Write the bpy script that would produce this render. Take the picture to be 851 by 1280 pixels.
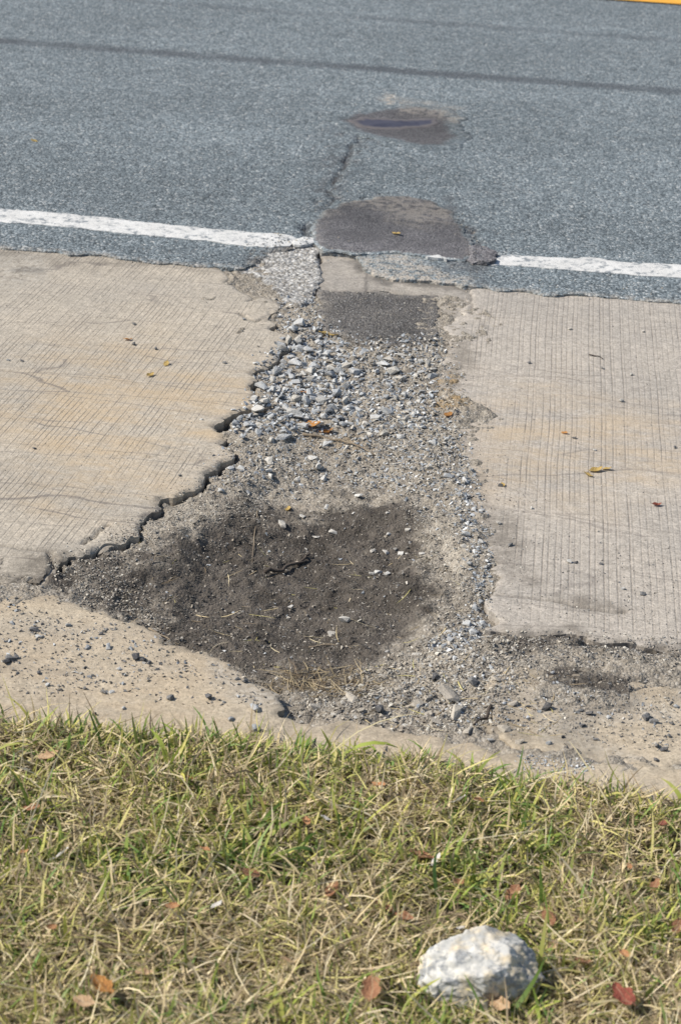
import bpy, bmesh, math, random
import numpy as np
from mathutils import Matrix, Vector

for o in list(bpy.data.objects): bpy.data.objects.remove(o)
S = bpy.context.scene
C = bpy.context.collection
rng = np.random.default_rng(7)
random.seed(7)

# ------------------------------------------------------------------ camera
F = 2650.0; W, H = 851.0, 1280.0; CX, CY = W/2, H/2
CAMH = 1.62
_x = np.array([28570.0, 2704.0, -F]); _x /= np.linalg.norm(_x)      # world X (along the road)
_y = np.array([(1175*2704.0 + F*F)/28570.0, -1175.0, F])            # world Y (across, away)
_y -= _x*np.dot(_x, _y); _y /= np.linalg.norm(_y)
_z = np.cross(_x, _y)
RW = np.array([_x, _y, _z])            # camera (right, down, fwd) -> world
CAM = np.array([0.0, 0.0, CAMH])
cd = bpy.data.cameras.new('camera'); cam = bpy.data.objects.new('camera', cd); C.objects.link(cam)
cd.sensor_fit = 'VERTICAL'; cd.sensor_height = 23.6; cd.sensor_width = 15.7
cd.lens = F/H*23.6; cd.clip_start = 0.05; cd.clip_end = 1000
Mb = RW @ np.diag([1, -1, -1])
m4 = Matrix([[*Mb[0], CAM[0]], [*Mb[1], CAM[1]], [*Mb[2], CAM[2]], [0, 0, 0, 1]])
cam.matrix_world = m4
cd.dof.use_dof = True; cd.dof.focus_distance = 3.9; cd.dof.aperture_fstop = 6.3
S.camera = cam

# ------------------------------------------------------------------ sky and sun
SUN_EL = math.radians(43)
SUN_DIR = np.array([-0.98, -0.14])      # where the sun stands, on the ground plan
wd = bpy.data.worlds.new('World'); S.world = wd; wd.use_nodes = True
nt = wd.node_tree; nt.nodes.clear()
sky = nt.nodes.new('ShaderNodeTexSky'); sky.sky_type = 'NISHITA'; sky.sun_disc = False
sky.sun_elevation = SUN_EL; sky.sun_rotation = math.atan2(SUN_DIR[0], SUN_DIR[1])
bg = nt.nodes.new('ShaderNodeBackground'); bg.inputs[1].default_value = 0.10
wo = nt.nodes.new('ShaderNodeOutputWorld')
nt.links.new(sky.outputs[0], bg.inputs[0]); nt.links.new(bg.outputs[0], wo.inputs[0])
sl = bpy.data.lights.new('sun', 'SUN'); sl.energy = 4.6; sl.angle = math.radians(0.53); sl.color = (1, 0.95, 0.865)
so = bpy.data.objects.new('sun', sl); C.objects.link(so)
ud = SUN_DIR/np.linalg.norm(SUN_DIR)
sv = Vector((ud[0]*math.cos(SUN_EL), ud[1]*math.cos(SUN_EL), math.sin(SUN_EL)))
so.rotation_euler = sv.to_track_quat('Z', 'Y').to_euler(); so.location = (-3, 3, 6)
S.view_settings.view_transform = 'Standard'; S.view_settings.look = 'None'
S.view_settings.exposure = 0.43; S.view_settings.gamma = 1.0
S.render.engine = 'CYCLES'
S.render.resolution_x = 680; S.render.resolution_y = 1024

# ------------------------------------------------------------------ helpers
def G(px, py, z=0.0):
    px = np.asarray(px, float); py = np.asarray(py, float)
    d = np.stack([(px-CX)/F, (py-CY)/F, np.ones_like(px)], -1) @ RW.T
    t = (z-CAM[2])/d[..., 2]
    return CAM + d*t[..., None]
def PX(x, y, z=0.0):
    p = np.stack([np.asarray(x, float), np.asarray(y, float), np.zeros_like(np.asarray(x, float))+z], -1) - CAM
    c = p @ RW
    w = np.maximum(c[..., 2], 0.05)
    return c[..., 0]/w*F+CX, c[..., 1]/w*F+CY
def gp(pts): 
    a = np.array(pts, float); return G(a[:, 0], a[:, 1])[:, :2]

def _hash(ix, iy, s):
    h = (ix.astype(np.int64)*374761393 + iy.astype(np.int64)*668265263 + s*974634) & 0xffffffff
    h = ((h ^ (h >> 13))*1274126177) & 0xffffffff
    return ((h ^ (h >> 16)) & 0xffffff)/float(0xffffff)
def vnoise(x, y, s=0):
    x = np.asarray(x, float); y = np.asarray(y, float)
    ix = np.floor(x); iy = np.floor(y); fx = x-ix; fy = y-iy
    fx = fx*fx*(3-2*fx); fy = fy*fy*(3-2*fy)
    a = _hash(ix, iy, s); b = _hash(ix+1, iy, s); c = _hash(ix, iy+1, s); d = _hash(ix+1, iy+1, s)
    return (a*(1-fx)+b*fx)*(1-fy)+(c*(1-fx)+d*fx)*fy
def fbm(x, y, sc, oct=4, s=0, g=0.5):
    r = 0; a = 1; t = 0
    for k in range(oct):
        r = r+a*(vnoise(x*sc, y*sc, s+k*17)-0.5)*2; t += a; a *= g; sc *= 2.03
    return r/t
def sst(a, b, x):
    t = np.clip((x-a)/(b-a), 0, 1); return t*t*(3-2*t)
def sdf(x, y, poly):
    """signed distance (positive inside) and nearest boundary point"""
    shp = np.shape(x); x = np.ravel(x).astype(float); y = np.ravel(y).astype(float)
    n = len(poly); best = np.full(x.shape, 1e18); nx = np.zeros_like(x); ny = np.zeros_like(x); ins = np.zeros(x.shape, bool)
    for i in range(n):
        ax, ay = poly[i]; bx, by = poly[(i+1) % n]
        ex, ey = bx-ax, by-ay; L = ex*ex+ey*ey
        if L < 1e-16: continue
        t = np.clip(((x-ax)*ex+(y-ay)*ey)/L, 0, 1)
        qx = ax+t*ex; qy = ay+t*ey; d = (x-qx)**2+(y-qy)**2
        m = d < best; best[m] = d[m]; nx[m] = qx[m]; ny[m] = qy[m]
        if ay != by:
            c = ((ay > y) != (by > y)) & (x < ex*(y-ay)/(by-ay)+ax); ins ^= c
    d = np.sqrt(best); d = np.where(ins, d, -d)
    return d.reshape(shp), nx.reshape(shp), ny.reshape(shp)
def sdf_grid(xs, ys, poly, R=0.07):
    X, Y = np.meshgrid(xs, ys); best = np.full(X.shape, 1e3); NX = X.copy(); NY = Y.copy(); ins = np.zeros(X.shape, bool)
    n = len(poly)
    for i in range(n):
        ax, ay = poly[i]; bx, by = poly[(i+1) % n]; ex, ey = bx-ax, by-ay; L = ex*ex+ey*ey
        if L < 1e-16: continue
        if ay != by:
            j0, j1 = np.searchsorted(ys, [min(ay, by), max(ay, by)])
            yy = Y[j0:j1]; ins[j0:j1] ^= ((ay > yy) != (by > yy)) & (X[j0:j1] < ex*(yy-ay)/(by-ay)+ax)
        r = R if L < 0.04 else 8.0
        i0, i1 = np.searchsorted(xs, [min(ax, bx)-r, max(ax, bx)+r]); j0, j1 = np.searchsorted(ys, [min(ay, by)-r, max(ay, by)+r])
        if i1 <= i0 or j1 <= j0: continue
        sl_ = (slice(j0, j1), slice(i0, i1)); x = X[sl_]; y = Y[sl_]
        t = np.clip(((x-ax)*ex+(y-ay)*ey)/L, 0, 1); qx = ax+t*ex; qy = ay+t*ey; d = (x-qx)**2+(y-qy)**2
        m = d < best[sl_]; best[sl_] = np.where(m, d, best[sl_]); NX[sl_] = np.where(m, qx, NX[sl_]); NY[sl_] = np.where(m, qy, NY[sl_])
    d = np.sqrt(best); return np.where(ins, d, -d), NX, NY
def pdist(x, y, pts):
    best = np.full(np.shape(x), 1e9)
    for (ax, ay), (bx, by) in zip(pts[:-1], pts[1:]):
        ex, ey = bx-ax, by-ay; L = ex*ex+ey*ey
        t = np.clip(((x-ax)*ex+(y-ay)*ey)/L, 0, 1)
        best = np.minimum(best, np.hypot(x-ax-t*ex, y-ay-t*ey))
    return best
def soft(px, py, poly, w, x=None, y=None, amp=0, sc=12, s=0):
    """soft mask of a patch given in photo pixels; w = half softness"""
    d, _, _ = sdf(px, py, poly)
    if amp: d = d+amp*fbm(x, y, sc, 4, s)
    return sst(-w, w, d)
def rough(poly, amp=0.14, minseg=0.007, lim=1.25, seed=1):
    r = random.Random(seed); P = [tuple(p) for p in poly]
    for _ in range(9):
        out = []; ch = False
        for i in range(len(P)):
            a = P[i]; b = P[(i+1) % len(P)]; out.append(a)
            L = math.hypot(b[0]-a[0], b[1]-a[1])
            if L > minseg and min(a[0], b[0]) > -1.75 and max(a[0], b[0]) < 0.80 and max(a[1], b[1]) < 8.0 and min(a[1], b[1]) > 2.3:
                k = r.gauss(0, amp)*min(L, 0.10)
                out.append(((a[0]+b[0])/2-(b[1]-a[1])/L*k, (a[1]+b[1])/2+(b[0]-a[0])/L*k)); ch = True
        P = out
        if not ch: break
    return P
def axis(lo, a, b, hi, st):
    m = list(np.arange(a, b+st/2, st)); o = []; d = st; p = a
    while p > lo: d = min(d*1.35, 6); p -= d; o.append(max(p, lo))
    u = []; d = st; p = m[-1]
    while p < hi: d = min(d*1.35, 6); p += d; u.append(min(p, hi))
    return np.array(o[::-1]+m+u)

def mesh_np(name, V, faces, mat, parent=None, smooth=False, attrs=None):
    """faces: (n,3) or (n,4) int array, or list of such"""
    me = bpy.data.meshes.new(name)
    fl = faces if isinstance(faces, list) else [faces]
    V = np.asarray(V, np.float32)
    me.vertices.add(len(V)); me.vertices.foreach_set('co', V.ravel())
    idx = np.concatenate([f.ravel() for f in fl]).astype(np.int32)
    cnt = np.concatenate([np.full(len(f), f.shape[1]) for f in fl]).astype(np.int32)
    me.loops.add(len(idx)); me.loops.foreach_set('vertex_index', idx)
    st = np.concatenate([[0], np.cumsum(cnt)[:-1]]).astype(np.int32)
    me.polygons.add(len(cnt)); me.polygons.foreach_set('loop_start', st); me.polygons.foreach_set('loop_total', cnt)
    me.polygons.foreach_set('use_smooth', np.full(len(cnt), bool(smooth)))
    me.update(calc_edges=True)
    for k, a in (attrs or {}).items():
        a = np.asarray(a, np.float32)
        if a.ndim == 1:
            t = me.attributes.new(k, 'FLOAT', 'POINT'); t.data.foreach_set('value', a)
        else:
            t = me.attributes.new(k, 'FLOAT_COLOR', 'POINT')
            t.data.foreach_set('color', np.concatenate([a, np.ones((len(a), 1), np.float32)], 1).ravel())
    me.materials.append(mat)
    o = bpy.data.objects.new(name, me); C.objects.link(o)
    if parent: o.parent = parent
    return o
def sheet(name, poly, xs, ys, zf, zbot, mat, attrf=None, chip=0.004, parent=None, smooth=True):
    X, Y = np.meshgrid(xs, ys); d, nx, ny = sdf_grid(xs, ys, poly)
    ins = d > 0
    cell = ins[:-1, :-1] | ins[1:, :-1] | ins[:-1, 1:] | ins[1:, 1:]
    used = np.zeros_like(ins)
    used[:-1, :-1] |= cell; used[1:, :-1] |= cell; used[:-1, 1:] |= cell; used[1:, 1:] |= cell
    out = used & ~ins
    Xf = np.where(out, nx, X); Yf = np.where(out, ny, Y); dd = np.where(out, 0, np.maximum(d, 0))
    Z = zf(Xf, Yf)
    if chip: Z = Z-chip*(1-sst(0, 0.005, dd))*(0.1+0.9*vnoise(Xf*60, Yf*60, 5)) - chip*0.5*(1-sst(0.0, 0.012, dd))*sst(0.62, 0.82, vnoise(Xf*34, Yf*34, 9))
    idx = -np.ones(X.shape, int); n = used.sum(); idx[used] = np.arange(n)
    V = np.stack([Xf[used], Yf[used], Z[used]], 1)
    j, i = np.nonzero(cell)
    Q = np.stack([idx[j, i], idx[j, i+1], idx[j+1, i+1], idx[j+1, i]], 1)
    E = np.concatenate([Q[:, [0, 1]], Q[:, [1, 2]], Q[:, [2, 3]], Q[:, [3, 0]]])
    key = np.minimum(E[:, 0], E[:, 1])*n+np.maximum(E[:, 0], E[:, 1])
    u, inv, c = np.unique(key, return_inverse=True, return_counts=True)
    B = E[c[inv] == 1]
    bv = np.unique(B); mp = -np.ones(n, int); mp[bv] = n+np.arange(len(bv))
    VB = V[bv].copy(); VB[:, 2] = zbot
    Wq = np.stack([B[:, 1], B[:, 0], mp[B[:, 0]], mp[B[:, 1]]], 1)
    V2 = np.concatenate([V, VB])
    at = attrf(V2[:, 0], V2[:, 1], np.concatenate([dd[used], np.zeros(len(bv))])) if attrf else None
    if at and 'dirt' in at: at['dirt'] = np.array(at['dirt'], float); at['dirt'][n:] = 1.6  # side walls: edge shade painted into the colour over soil stain, via this mask
    o = mesh_np(name, V2, np.concatenate([Q, Wq]), mat, parent, smooth, at)
    o.data.polygons.foreach_set('use_smooth', np.concatenate([np.full(len(Q), smooth), np.zeros(len(Wq), bool)]))
    if len(Wq): 
        sh = o.data.attributes.new('sharp_edge', 'BOOLEAN', 'EDGE'); ev = np.empty(len(o.data.edges)*2, np.int32); o.data.edges.foreach_get('vertices', ev); ev = ev.reshape(-1, 2)
        isb = np.zeros(len(V2), bool); isb[bv] = True; sh.data.foreach_set('value', isb[ev[:, 0]] & isb[ev[:, 1]])
    return o

def tag(o, label, cat, group=None):
    o['label'] = label; o['category'] = cat
    if group: o['group'] = group
    return o
def kind(o, k): o['kind'] = k; return o

# ------------------------------------------------------------------ material helper
class M:
    def __init__(s, name, rough=0.9, spec=0.3):
        s.m = bpy.data.materials.new(name); s.m.use_nodes = True
        s.t = s.m.node_tree; s.b = s.t.nodes['Principled BSDF']
        s.b.inputs['Roughness'].default_value = rough
        s.b.inputs['Specular IOR Level'].default_value = spec
    def n(s, typ, props=None, out=0, **inp):
        k = s.t.nodes.new('ShaderNode'+typ)
        for a, v in (props or {}).items(): setattr(k, a, v)
        for a, v in inp.items():
            key = int(a[1:]) if a[0] == '_' and a[1:].isdigit() else a.replace('_', ' ')
            s.set(k.inputs[key], v)
        return k.outputs[out]
    def set(s, sock, v):
        if isinstance(v, bpy.types.NodeSocket): s.t.links.new(v, sock)
        else:
            if isinstance(v, tuple) and len(v) == 3 and sock.type == 'RGBA': v = (*v, 1)
            sock.default_value = v
    def pos(s): return s.n('NewGeometry')
    def obj(s): return s.n('TexCoord', out=3)
    def map(s, v, scale=(1, 1, 1), rot=0.0):
        return s.n('Mapping', Vector=v, Scale=scale, Rotation=(0, 0, rot))
    def noise(s, v, sc, det=4, rough=0.55, out=0, dist=0.0):
        return s.n('TexNoise', out=out, Vector=v, Scale=sc, Detail=det, Roughness=rough, Distortion=dist)
    def vor(s, v, sc, feat='F1', out=0, rnd=1.0):
        return s.n('TexVoronoi', {'feature': feat}, out, Vector=v, Scale=sc, Randomness=rnd)
    def math(s, op, a, b=0.0, c=0.0, clamp=False): 
        return s.n('Math', {'operation': op, 'use_clamp': clamp}, _0=a, _1=b, _2=c)
    def rng(s, v, a, b, c=0.0, d=1.0):
        return s.n('MapRange', {'interpolation_type': 'SMOOTHSTEP'}, Value=v, From_Min=a, From_Max=b, To_Min=c, To_Max=d)
    def mix(s, f, a, b, mode='MIX'):
        k = s.t.nodes.new('ShaderNodeMix'); k.data_type = 'RGBA'; k.blend_type = mode
        s.set(k.inputs[0], f); s.set(k.inputs[6], a); s.set(k.inputs[7], b); return k.outputs[2]
    def ramp(s, v, stops):
        k = s.t.nodes.new('ShaderNodeValToRGB'); s.set(k.inputs[0], v)
        e = k.color_ramp.elements
        while len(e) < len(stops): e.new(0.5)
        for q, (p, c) in zip(e, stops): q.position = p; q.color = (*c, 1)
        return k.outputs[0]
    def attr(s, name, color=False): return s.n('Attribute', {'attribute_name': name}, 0 if color else 2)
    def scale(s, col, f):
        g = s.n('CombineColor', _0=f, _1=f, _2=f); return s.mix(1.0, col, g, 'MULTIPLY')
    def bump(s, h, strength, dist, prev=None):
        k = s.t.nodes.new('ShaderNodeBump'); s.set(k.inputs['Height'], h)
        k.inputs['Strength'].default_value = strength; k.inputs['Distance'].default_value = dist
        if prev is not None: s.t.links.new(prev, k.inputs['Normal'])
        return k.outputs[0]
    def done(s, col, normal=None, rough=None):
        s.set(s.b.inputs['Base Color'], col)
        if normal is not None: s.set(s.b.inputs['Normal'], normal)
        if rough is not None: s.set(s.b.inputs['Roughness'], rough)
        return s.m

def asphalt(name, cols, sc=150, lines=None, bump=0.7, var=0.08, blend=False):
    m = M(name, 0.82, 0.35); p = m.pos()
    w = m.n('VectorMath', {'operation': 'ADD'}, _0=p, _1=m.n('VectorMath', {'operation': 'SCALE'}, _0=m.noise(p, 90, 2, out=1), Scale=0.004))
    v = m.vor(w, sc); vc = m.vor(w, sc, out=1)
    r = m.n('SeparateColor', _0=vc)
    c = m.ramp(r, cols)
    if blend:
        k = m.attr('edge'); k = m.rng(m.math('ADD', k, m.math('MULTIPLY', m.math('SUBTRACT', m.noise(p, 60, 4, 0.7), 0.5), 0.9)), 0.25, 0.75)
        rr = m.n('SeparateColor', _0=m.vor(w, 165, out=1)); c = m.mix(k, c, m.ramp(rr, BLUE))
    c = m.scale(c, m.rng(v, 0.15, 0.75, 1.06, 0.62))
    big = m.noise(p, 1.3, 5); mid = m.noise(p, 14, 4)
    c = m.scale(c, m.rng(big, 0.3, 0.7, 1-var, 1+var))
    c = m.scale(c, m.rng(m.noise(m.map(p, (0.22, 1.5, 1)), 1.0, 6, 0.65), 0.3, 0.7, 1-var*1.3, 1+var*1.1))
    c = m.mix(m.math('MULTIPLY', m.rng(m.noise(p, 5.0, 7, 0.75), 0.60, 0.75), 0.22), c, (0.07, 0.075, 0.08))
    c = m.scale(c, m.rng(mid, 0.3, 0.7, 0.9, 1.1))
    if lines:
        sep = m.n('SeparateXYZ', out=1, _0=p); sx = m.n('SeparateXYZ', out=0, _0=p)
        for (y0, hw, st) in lines:
            wob = m.math('MULTIPLY', m.math('SUBTRACT', m.noise(m.map(p, (2.2, 0.0, 0)), 1.0, 5), 0.5), 0.07)
            dd = m.math('ABSOLUTE', m.math('ADD', m.math('SUBTRACT', sep, y0), wob))
            dd = m.math('ADD', dd, m.math('MULTIPLY', m.math('SUBTRACT', m.noise(p, 38, 5, 0.75), 0.5), 0.13))
            k = m.math('MULTIPLY', m.rng(dd, hw, hw*0.25), m.rng(m.noise(m.map(p, (1.2, 0.2, 0)), 1.7, 3), 0.25, 0.6, 0.25*st, st))
            c = m.mix(k, c, (0.045, 0.048, 0.055))
    k = m.attr('tar'); c = m.mix(k, c, (0.05, 0.047, 0.048))
    k = m.attr('dust'); c = m.mix(m.math('MULTIPLY', k, m.rng(m.noise(p, 55, 4), 0.35, 0.6)), c, (0.36, 0.32, 0.27))
    b = m.bump(m.math('SUBTRACT', 1.0, v), bump, 0.004)
    b = m.bump(m.noise(p, 400, 2), 0.35, 0.002, b)
    return m.done(c, b)
BLUE = [(0.0, (0.066, 0.079, 0.086)), (0.25, (0.115, 0.137, 0.148)), (0.6, (0.178, 0.209, 0.224)), (0.87, (0.25, 0.284, 0.298)), (0.97, (0.37, 0.39, 0.39)), (1.0, (0.48, 0.48, 0.46))]
yj1 = G(425, 85)[1]
yj2 = G(425, 22)[1]
m_road = asphalt('asphalt_aged_blue_grey', BLUE, 165, [(yj1, 0.075, 0.75), (yj2, 0.06, 0.4)])
TAR = [(0.0, (0.058, 0.055, 0.059)), (0.5, (0.105, 0.099, 0.103)), (1.0, (0.18, 0.172, 0.173))]
m_patch = asphalt('asphalt_patch_brown_grey', TAR, 260, bump=0.55, var=0.3, blend=True)
SQ = [(0.0, (0.07, 0.064, 0.058)), (0.5, (0.115, 0.105, 0.096)), (0.9, (0.16, 0.147, 0.134)), (1.0, (0.27, 0.26, 0.25))]
m_square = asphalt('asphalt_patch_dusty', SQ, 230, bump=0.7, var=0.25)
AGG = [(0.0, (0.20, 0.185, 0.165)), (0.4, (0.34, 0.325, 0.30)), (1.0, (0.52, 0.505, 0.475))]
m_agg = asphalt('concrete_exposed_aggregate', AGG, 110, bump=1.0, var=0.2)

def concrete(name, base, alt, stain, ang=None, groove=1.0, gsc=92.0, grit=1.0):
    m = M(name, 0.88, 0.25); p = m.pos()
    c = m.mix(m.rng(m.noise(p, 3.2, 6, 0.62), 0.32, 0.68), base, alt)
    c = m.scale(c, m.rng(m.noise(p, 45, 6, 0.7), 0.25, 0.75, 0.86, 1.13))
    vg = m.n('SeparateColor', _0=m.vor(p, 270, out=1)); c = m.scale(c, m.rng(vg, 0.0, 1.0, 0.84, 1.15))
    vg2 = m.n('SeparateColor', _0=m.vor(p, 130, out=1)); c = m.scale(c, m.rng(vg2, 0.0, 1.0, 0.93, 1.07))
    # ochre stain where the slab is stained, grey worn bands along traffic
    k = m.math('MULTIPLY', m.math('MULTIPLY', m.attr('stain'), 0.7), m.rng(m.noise(m.map(p, (3.0, 6.5, 1)), 1.6, 9, 0.75), 0.36, 0.66))
    c = m.mix(k, c, stain)
    g = m.math('MULTIPLY', m.rng(m.noise(m.map(p, (1.1, 6.0, 1)), 1.5, 9, 0.72), 0.42, 0.80), 0.28)
    c = m.mix(g, c, (0.27, 0.255, 0.235))
    bl = m.rng(m.noise(p, 9.0, 8, 0.8), 0.58, 0.74); c = m.mix(m.math('MULTIPLY', bl, 0.12), c, (0.31, 0.27, 0.22))
    nrm = None
    h = m.noise(p, 160, 4, 0.7)
    nrm = m.bump(h, 0.55, 0.003)
    if ang is not None:
        u = m.n('SeparateXYZ', _0=m.map(m.n('VectorMath', {'operation': 'ADD'}, _0=p, _1=m.n('VectorMath', {'operation': 'SCALE'}, _0=m.noise(p, 2.0, 2, out=1), Scale=0.012)), (1, 1, 1), ang))
        vd = m.n('TexVoronoi', {'voronoi_dimensions': '1D', 'feature': 'F1'}, 0, W=u, Scale=gsc, Randomness=0.55)
        vc = m.n('SeparateColor', _0=m.n('TexVoronoi', {'voronoi_dimensions': '1D', 'feature': 'F1'}, 1, W=u, Scale=gsc, Randomness=0.55))
        gr = m.rng(m.math('ADD', vd, m.math('MULTIPLY', m.math('SUBTRACT', m.noise(p, 130, 3), 0.5), 0.20)), 0.19, 0.05)
        pat = m.math('ADD', m.rng(m.noise(p, 4.5, 4, 0.6), 0.36, 0.60, 0.3, 0.9), m.rng(m.noise(p, 38, 3, 0.7), 0.35, 0.65, -0.3, 0.25), clamp=True)
        gr = m.math('MULTIPLY', m.math('MULTIPLY', gr, pat), m.rng(vc, 0.0, 1.0, 0.35, 1.0))
        gr = m.math('MULTIPLY', gr, m.attr('tined'))
        c = m.mix(m.math('MULTIPLY', gr, 0.62*groove), c, (0.165, 0.142, 0.118))
        nrm = m.bump(m.math('SUBTRACT', 1.0, gr), 0.32*groove, 0.003, nrm)
    # hairline cracks running along the slab
    wv = m.n('VectorMath', {'operation': 'ADD'}, _0=m.map(p, (1.15, 9.5, 1)), _1=m.n('VectorMath', {'operation': 'SCALE'}, _0=m.noise(m.map(p, (3.5, 5, 1)), 1.3, 3, 0.45, out=1), Scale=0.32))
    e = m.vor(wv, 1.0, 'DISTANCE_TO_EDGE')
    hc = m.math('MULTIPLY', m.rng(e, 0.014, 0.003), m.rng(m.noise(p, 5.5, 5, 0.7), 0.36, 0.56, 0.0, 0.7))
    hc = m.math('MULTIPLY', hc, m.attr('hair'))
    c = m.mix(hc, c, (0.15, 0.13, 0.115))
    # dark specks of grit
    sp = m.math('MULTIPLY', m.rng(m.vor(p, 95), 0.24, 0.12), m.rng(m.noise(p, 16, 3), 0.55, 0.72))
    c = m.mix(m.math('MULTIPLY', sp, 0.7*grit), c, (0.10, 0.095, 0.09))
    c = m.mix(m.math('MULTIPLY', m.attr('dirt'), m.rng(m.noise(p, 26, 6, 0.7), 0.30, 0.58)), c, (0.115, 0.098, 0.078))  # soil on the top faces, soil plus painted shade on the side walls
    c = m.mix(m.math('MULTIPLY', m.attr('tar'), 0.85), c, (0.06, 0.055, 0.05))
    c = m.mix(m.attr('fresh'), c, m.ramp(m.n('SeparateColor', _0=m.vor(p, 120, out=1)), [(0, (0.17, 0.15, 0.125)), (0.6, (0.33, 0.3, 0.255)), (1, (0.42, 0.39, 0.34))]))
    return m.done(c, nrm)
def wang(a, b):       # angle that turns a groove direction onto the world Y axis
    P = gp([a, b]); d = P[1]-P[0]; return math.pi/2-math.atan2(d[1], d[0])
aL = 0.5*(wang((25, 396), (111, 324))+wang((39, 671), (116, 565)))
aR = wang((752, 720), (748, 420))
m_left = concrete('concrete_tan_tined', (0.392, 0.342, 0.274), (0.335, 0.297, 0.244), (0.42, 0.31, 0.185), aL, 1.15)
m_right = concrete('concrete_grey_tined', (0.385, 0.341, 0.288), (0.327, 0.294, 0.254), (0.43, 0.325, 0.205), aR, gsc=82)
m_gut = concrete('concrete_tan_smooth', (0.405, 0.340, 0.25), (0.345, 0.29, 0.217), (0.41, 0.305, 0.19))
m_mid = concrete('concrete_grey_plain', (0.33, 0.295, 0.25), (0.26, 0.235, 0.205), (0.35, 0.29, 0.22))

def make_dirt():
    m = M('dirt_with_fines', 0.95, 0.15); p = m.pos()
    tan = m.mix(m.rng(m.noise(p, 22, 6, 0.7), 0.3, 0.7), (0.24, 0.205, 0.16), (0.36, 0.315, 0.255))
    vc = m.n('SeparateColor', _0=m.vor(p, 190, out=1)); vd = m.vor(p, 190)
    fin = m.ramp(vc, [(0, (0.17, 0.15, 0.125)), (0.45, (0.27, 0.24, 0.20)), (0.85, (0.36, 0.33, 0.28)), (1, (0.5, 0.475, 0.43))])
    fin = m.scale(fin, m.rng(vd, 0.3, 0.8, 1.05, 0.6))
    c = m.mix(0.5, tan, fin)
    dk = m.mix(m.rng(m.noise(p, 14, 6, 0.7), 0.3, 0.7), (0.056, 0.048, 0.040), (0.118, 0.102, 0.086))
    sp = m.math('MULTIPLY', m.rng(m.vor(p, 210), 0.3, 0.15), m.rng(m.noise(p, 30, 4), 0.45, 0.65))
    dk = m.mix(m.math('MULTIPLY', sp, 0.55), dk, (0.27, 0.25, 0.22))
    k = m.math('ADD', m.attr('dark'), m.math('ADD', m.math('MULTIPLY', m.math('SUBTRACT', m.noise(p, 24, 8, 0.78), 0.5), 1.9), m.math('MULTIPLY', m.math('SUBTRACT', m.noise(m.map(p, (2.5, 12, 1)), 1.0, 5, 0.7), 0.5), 0.9)), clamp=True)
    k = m.math('MULTIPLY', k, m.rng(m.attr('dark'), 0.02, 0.15))
    c = m.mix(m.rng(k, 0.2, 0.85), c, dk)
    c = m.mix(m.math('MULTIPLY', m.attr('ochre'), m.rng(m.noise(p, 30, 4), 0.35, 0.6)), c, (0.30, 0.205, 0.10))
    c = m.mix(m.math('MULTIPLY', m.attr('pale'), m.rng(m.noise(p, 34, 5, 0.7), 0.3, 0.6)), c, (0.41, 0.365, 0.30))
    b = m.bump(m.math('SUBTRACT', 1.0, vd), 0.7, 0.004)
    b = m.bump(m.noise(p, 120, 5, 0.75), 0.7, 0.006, b)
    return m.done(c, b)
m_dirt = make_dirt()

def simple(name, c1, c2, sc=20, rough=0.85, bump=0.3, spec=0.3, wear=None, wsc=35, wt=(0.52, 0.66)):
    m = M(name, rough, spec); p = m.obj()
    c = m.mix(m.rng(m.noise(p, sc, 5, 0.65), 0.3, 0.7), c1, c2)
    if wear: c = m.mix(m.rng(m.noise(p, wsc, 6, 0.75), *wt), c, wear)
    return m.done(c, m.bump(m.noise(p, sc*6, 4, 0.7), bump, 0.003))
m_white = simple('road_paint_white', (0.50, 0.49, 0.465), (0.58, 0.57, 0.545), 12, 0.75, 0.8, wear=(0.19, 0.205, 0.215), wsc=38, wt=(0.50, 0.63))
m_yellow = simple('road_paint_yellow', (0.72, 0.36, 0.04), (0.62, 0.30, 0.035), 12, 0.7, 0.6, wear=(0.2, 0.19, 0.17), wsc=60, wt=(0.66, 0.74))

# ------------------------------------------------------------------ outlines read from the photograph
BIG = 40.0
L_edge = [(279, 337), (293, 355), (312, 366), (335, 370), (349, 377), (346, 389), (338, 389), (346, 403), (343, 414), (360, 418), (352, 428), (349, 442), (334, 453), (315, 468), (317, 495), (302, 512), (280, 525), (278, 545), (292, 565), (257, 590), (245, 610), (220, 620), (205, 620), (185, 640), (170, 652), (174, 663), (145, 677), (120, 686), (100, 694), (84, 694), (68, 712), (50, 727)]
R_edge = [(588, 352), (583, 380), (568, 398), (556, 428), (548, 455), (544, 478), (556, 486), (566, 498), (578, 506), (574, 530), (577, 560), (584, 600), (588, 640), (596, 668), (606, 690), (613, 712), (619, 733), (609, 748), (606, 785)]
yr = [G(0, 312)[1], G(851, 380)[1]]
# road: the edge of the overlay, broken back where the tar patch lies
road_near = [(0, 311), (80, 318), (160, 326), (240, 334), (300, 338), (318, 331), (338, 320), (362, 314), (392, 308), (402, 318), (440, 321), (452, 328), (455, 338), (470, 345), (500, 350), (540, 352), (572, 357), (600, 361), (660, 366), (740, 371), (800, 376), (851, 381)]
rp = [(-BIG, G(0, 311)[1]+0.02)]+[tuple(q) for q in gp(road_near)]+[(BIG, G(851, 381)[1]-0.02), (BIG, 13.2), (-BIG, 13.2)]
rp = rough(rp, 0.10, 0.009, 1.3, 3)
slabL = [(-BIG, 5.35), (-0.86, 5.35), (-0.80, 5.2)]+[tuple(q) for q in gp(L_edge)]+[tuple(gp([(0, 726)])[0]), (-BIG, G(0, 726)[1]+0.05)]
slabL = rough(slabL, 0.17, 0.006, 1.2, 11)
slabR = [(BIG, 5.25), (-0.24, 5.25)]+[tuple(q) for q in gp(R_edge)]+[tuple(q) for q in gp([(645, 792), (690, 790), (760, 803), (851, 816)])]+[(BIG, G(851, 816)[1]-0.02)]
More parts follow.
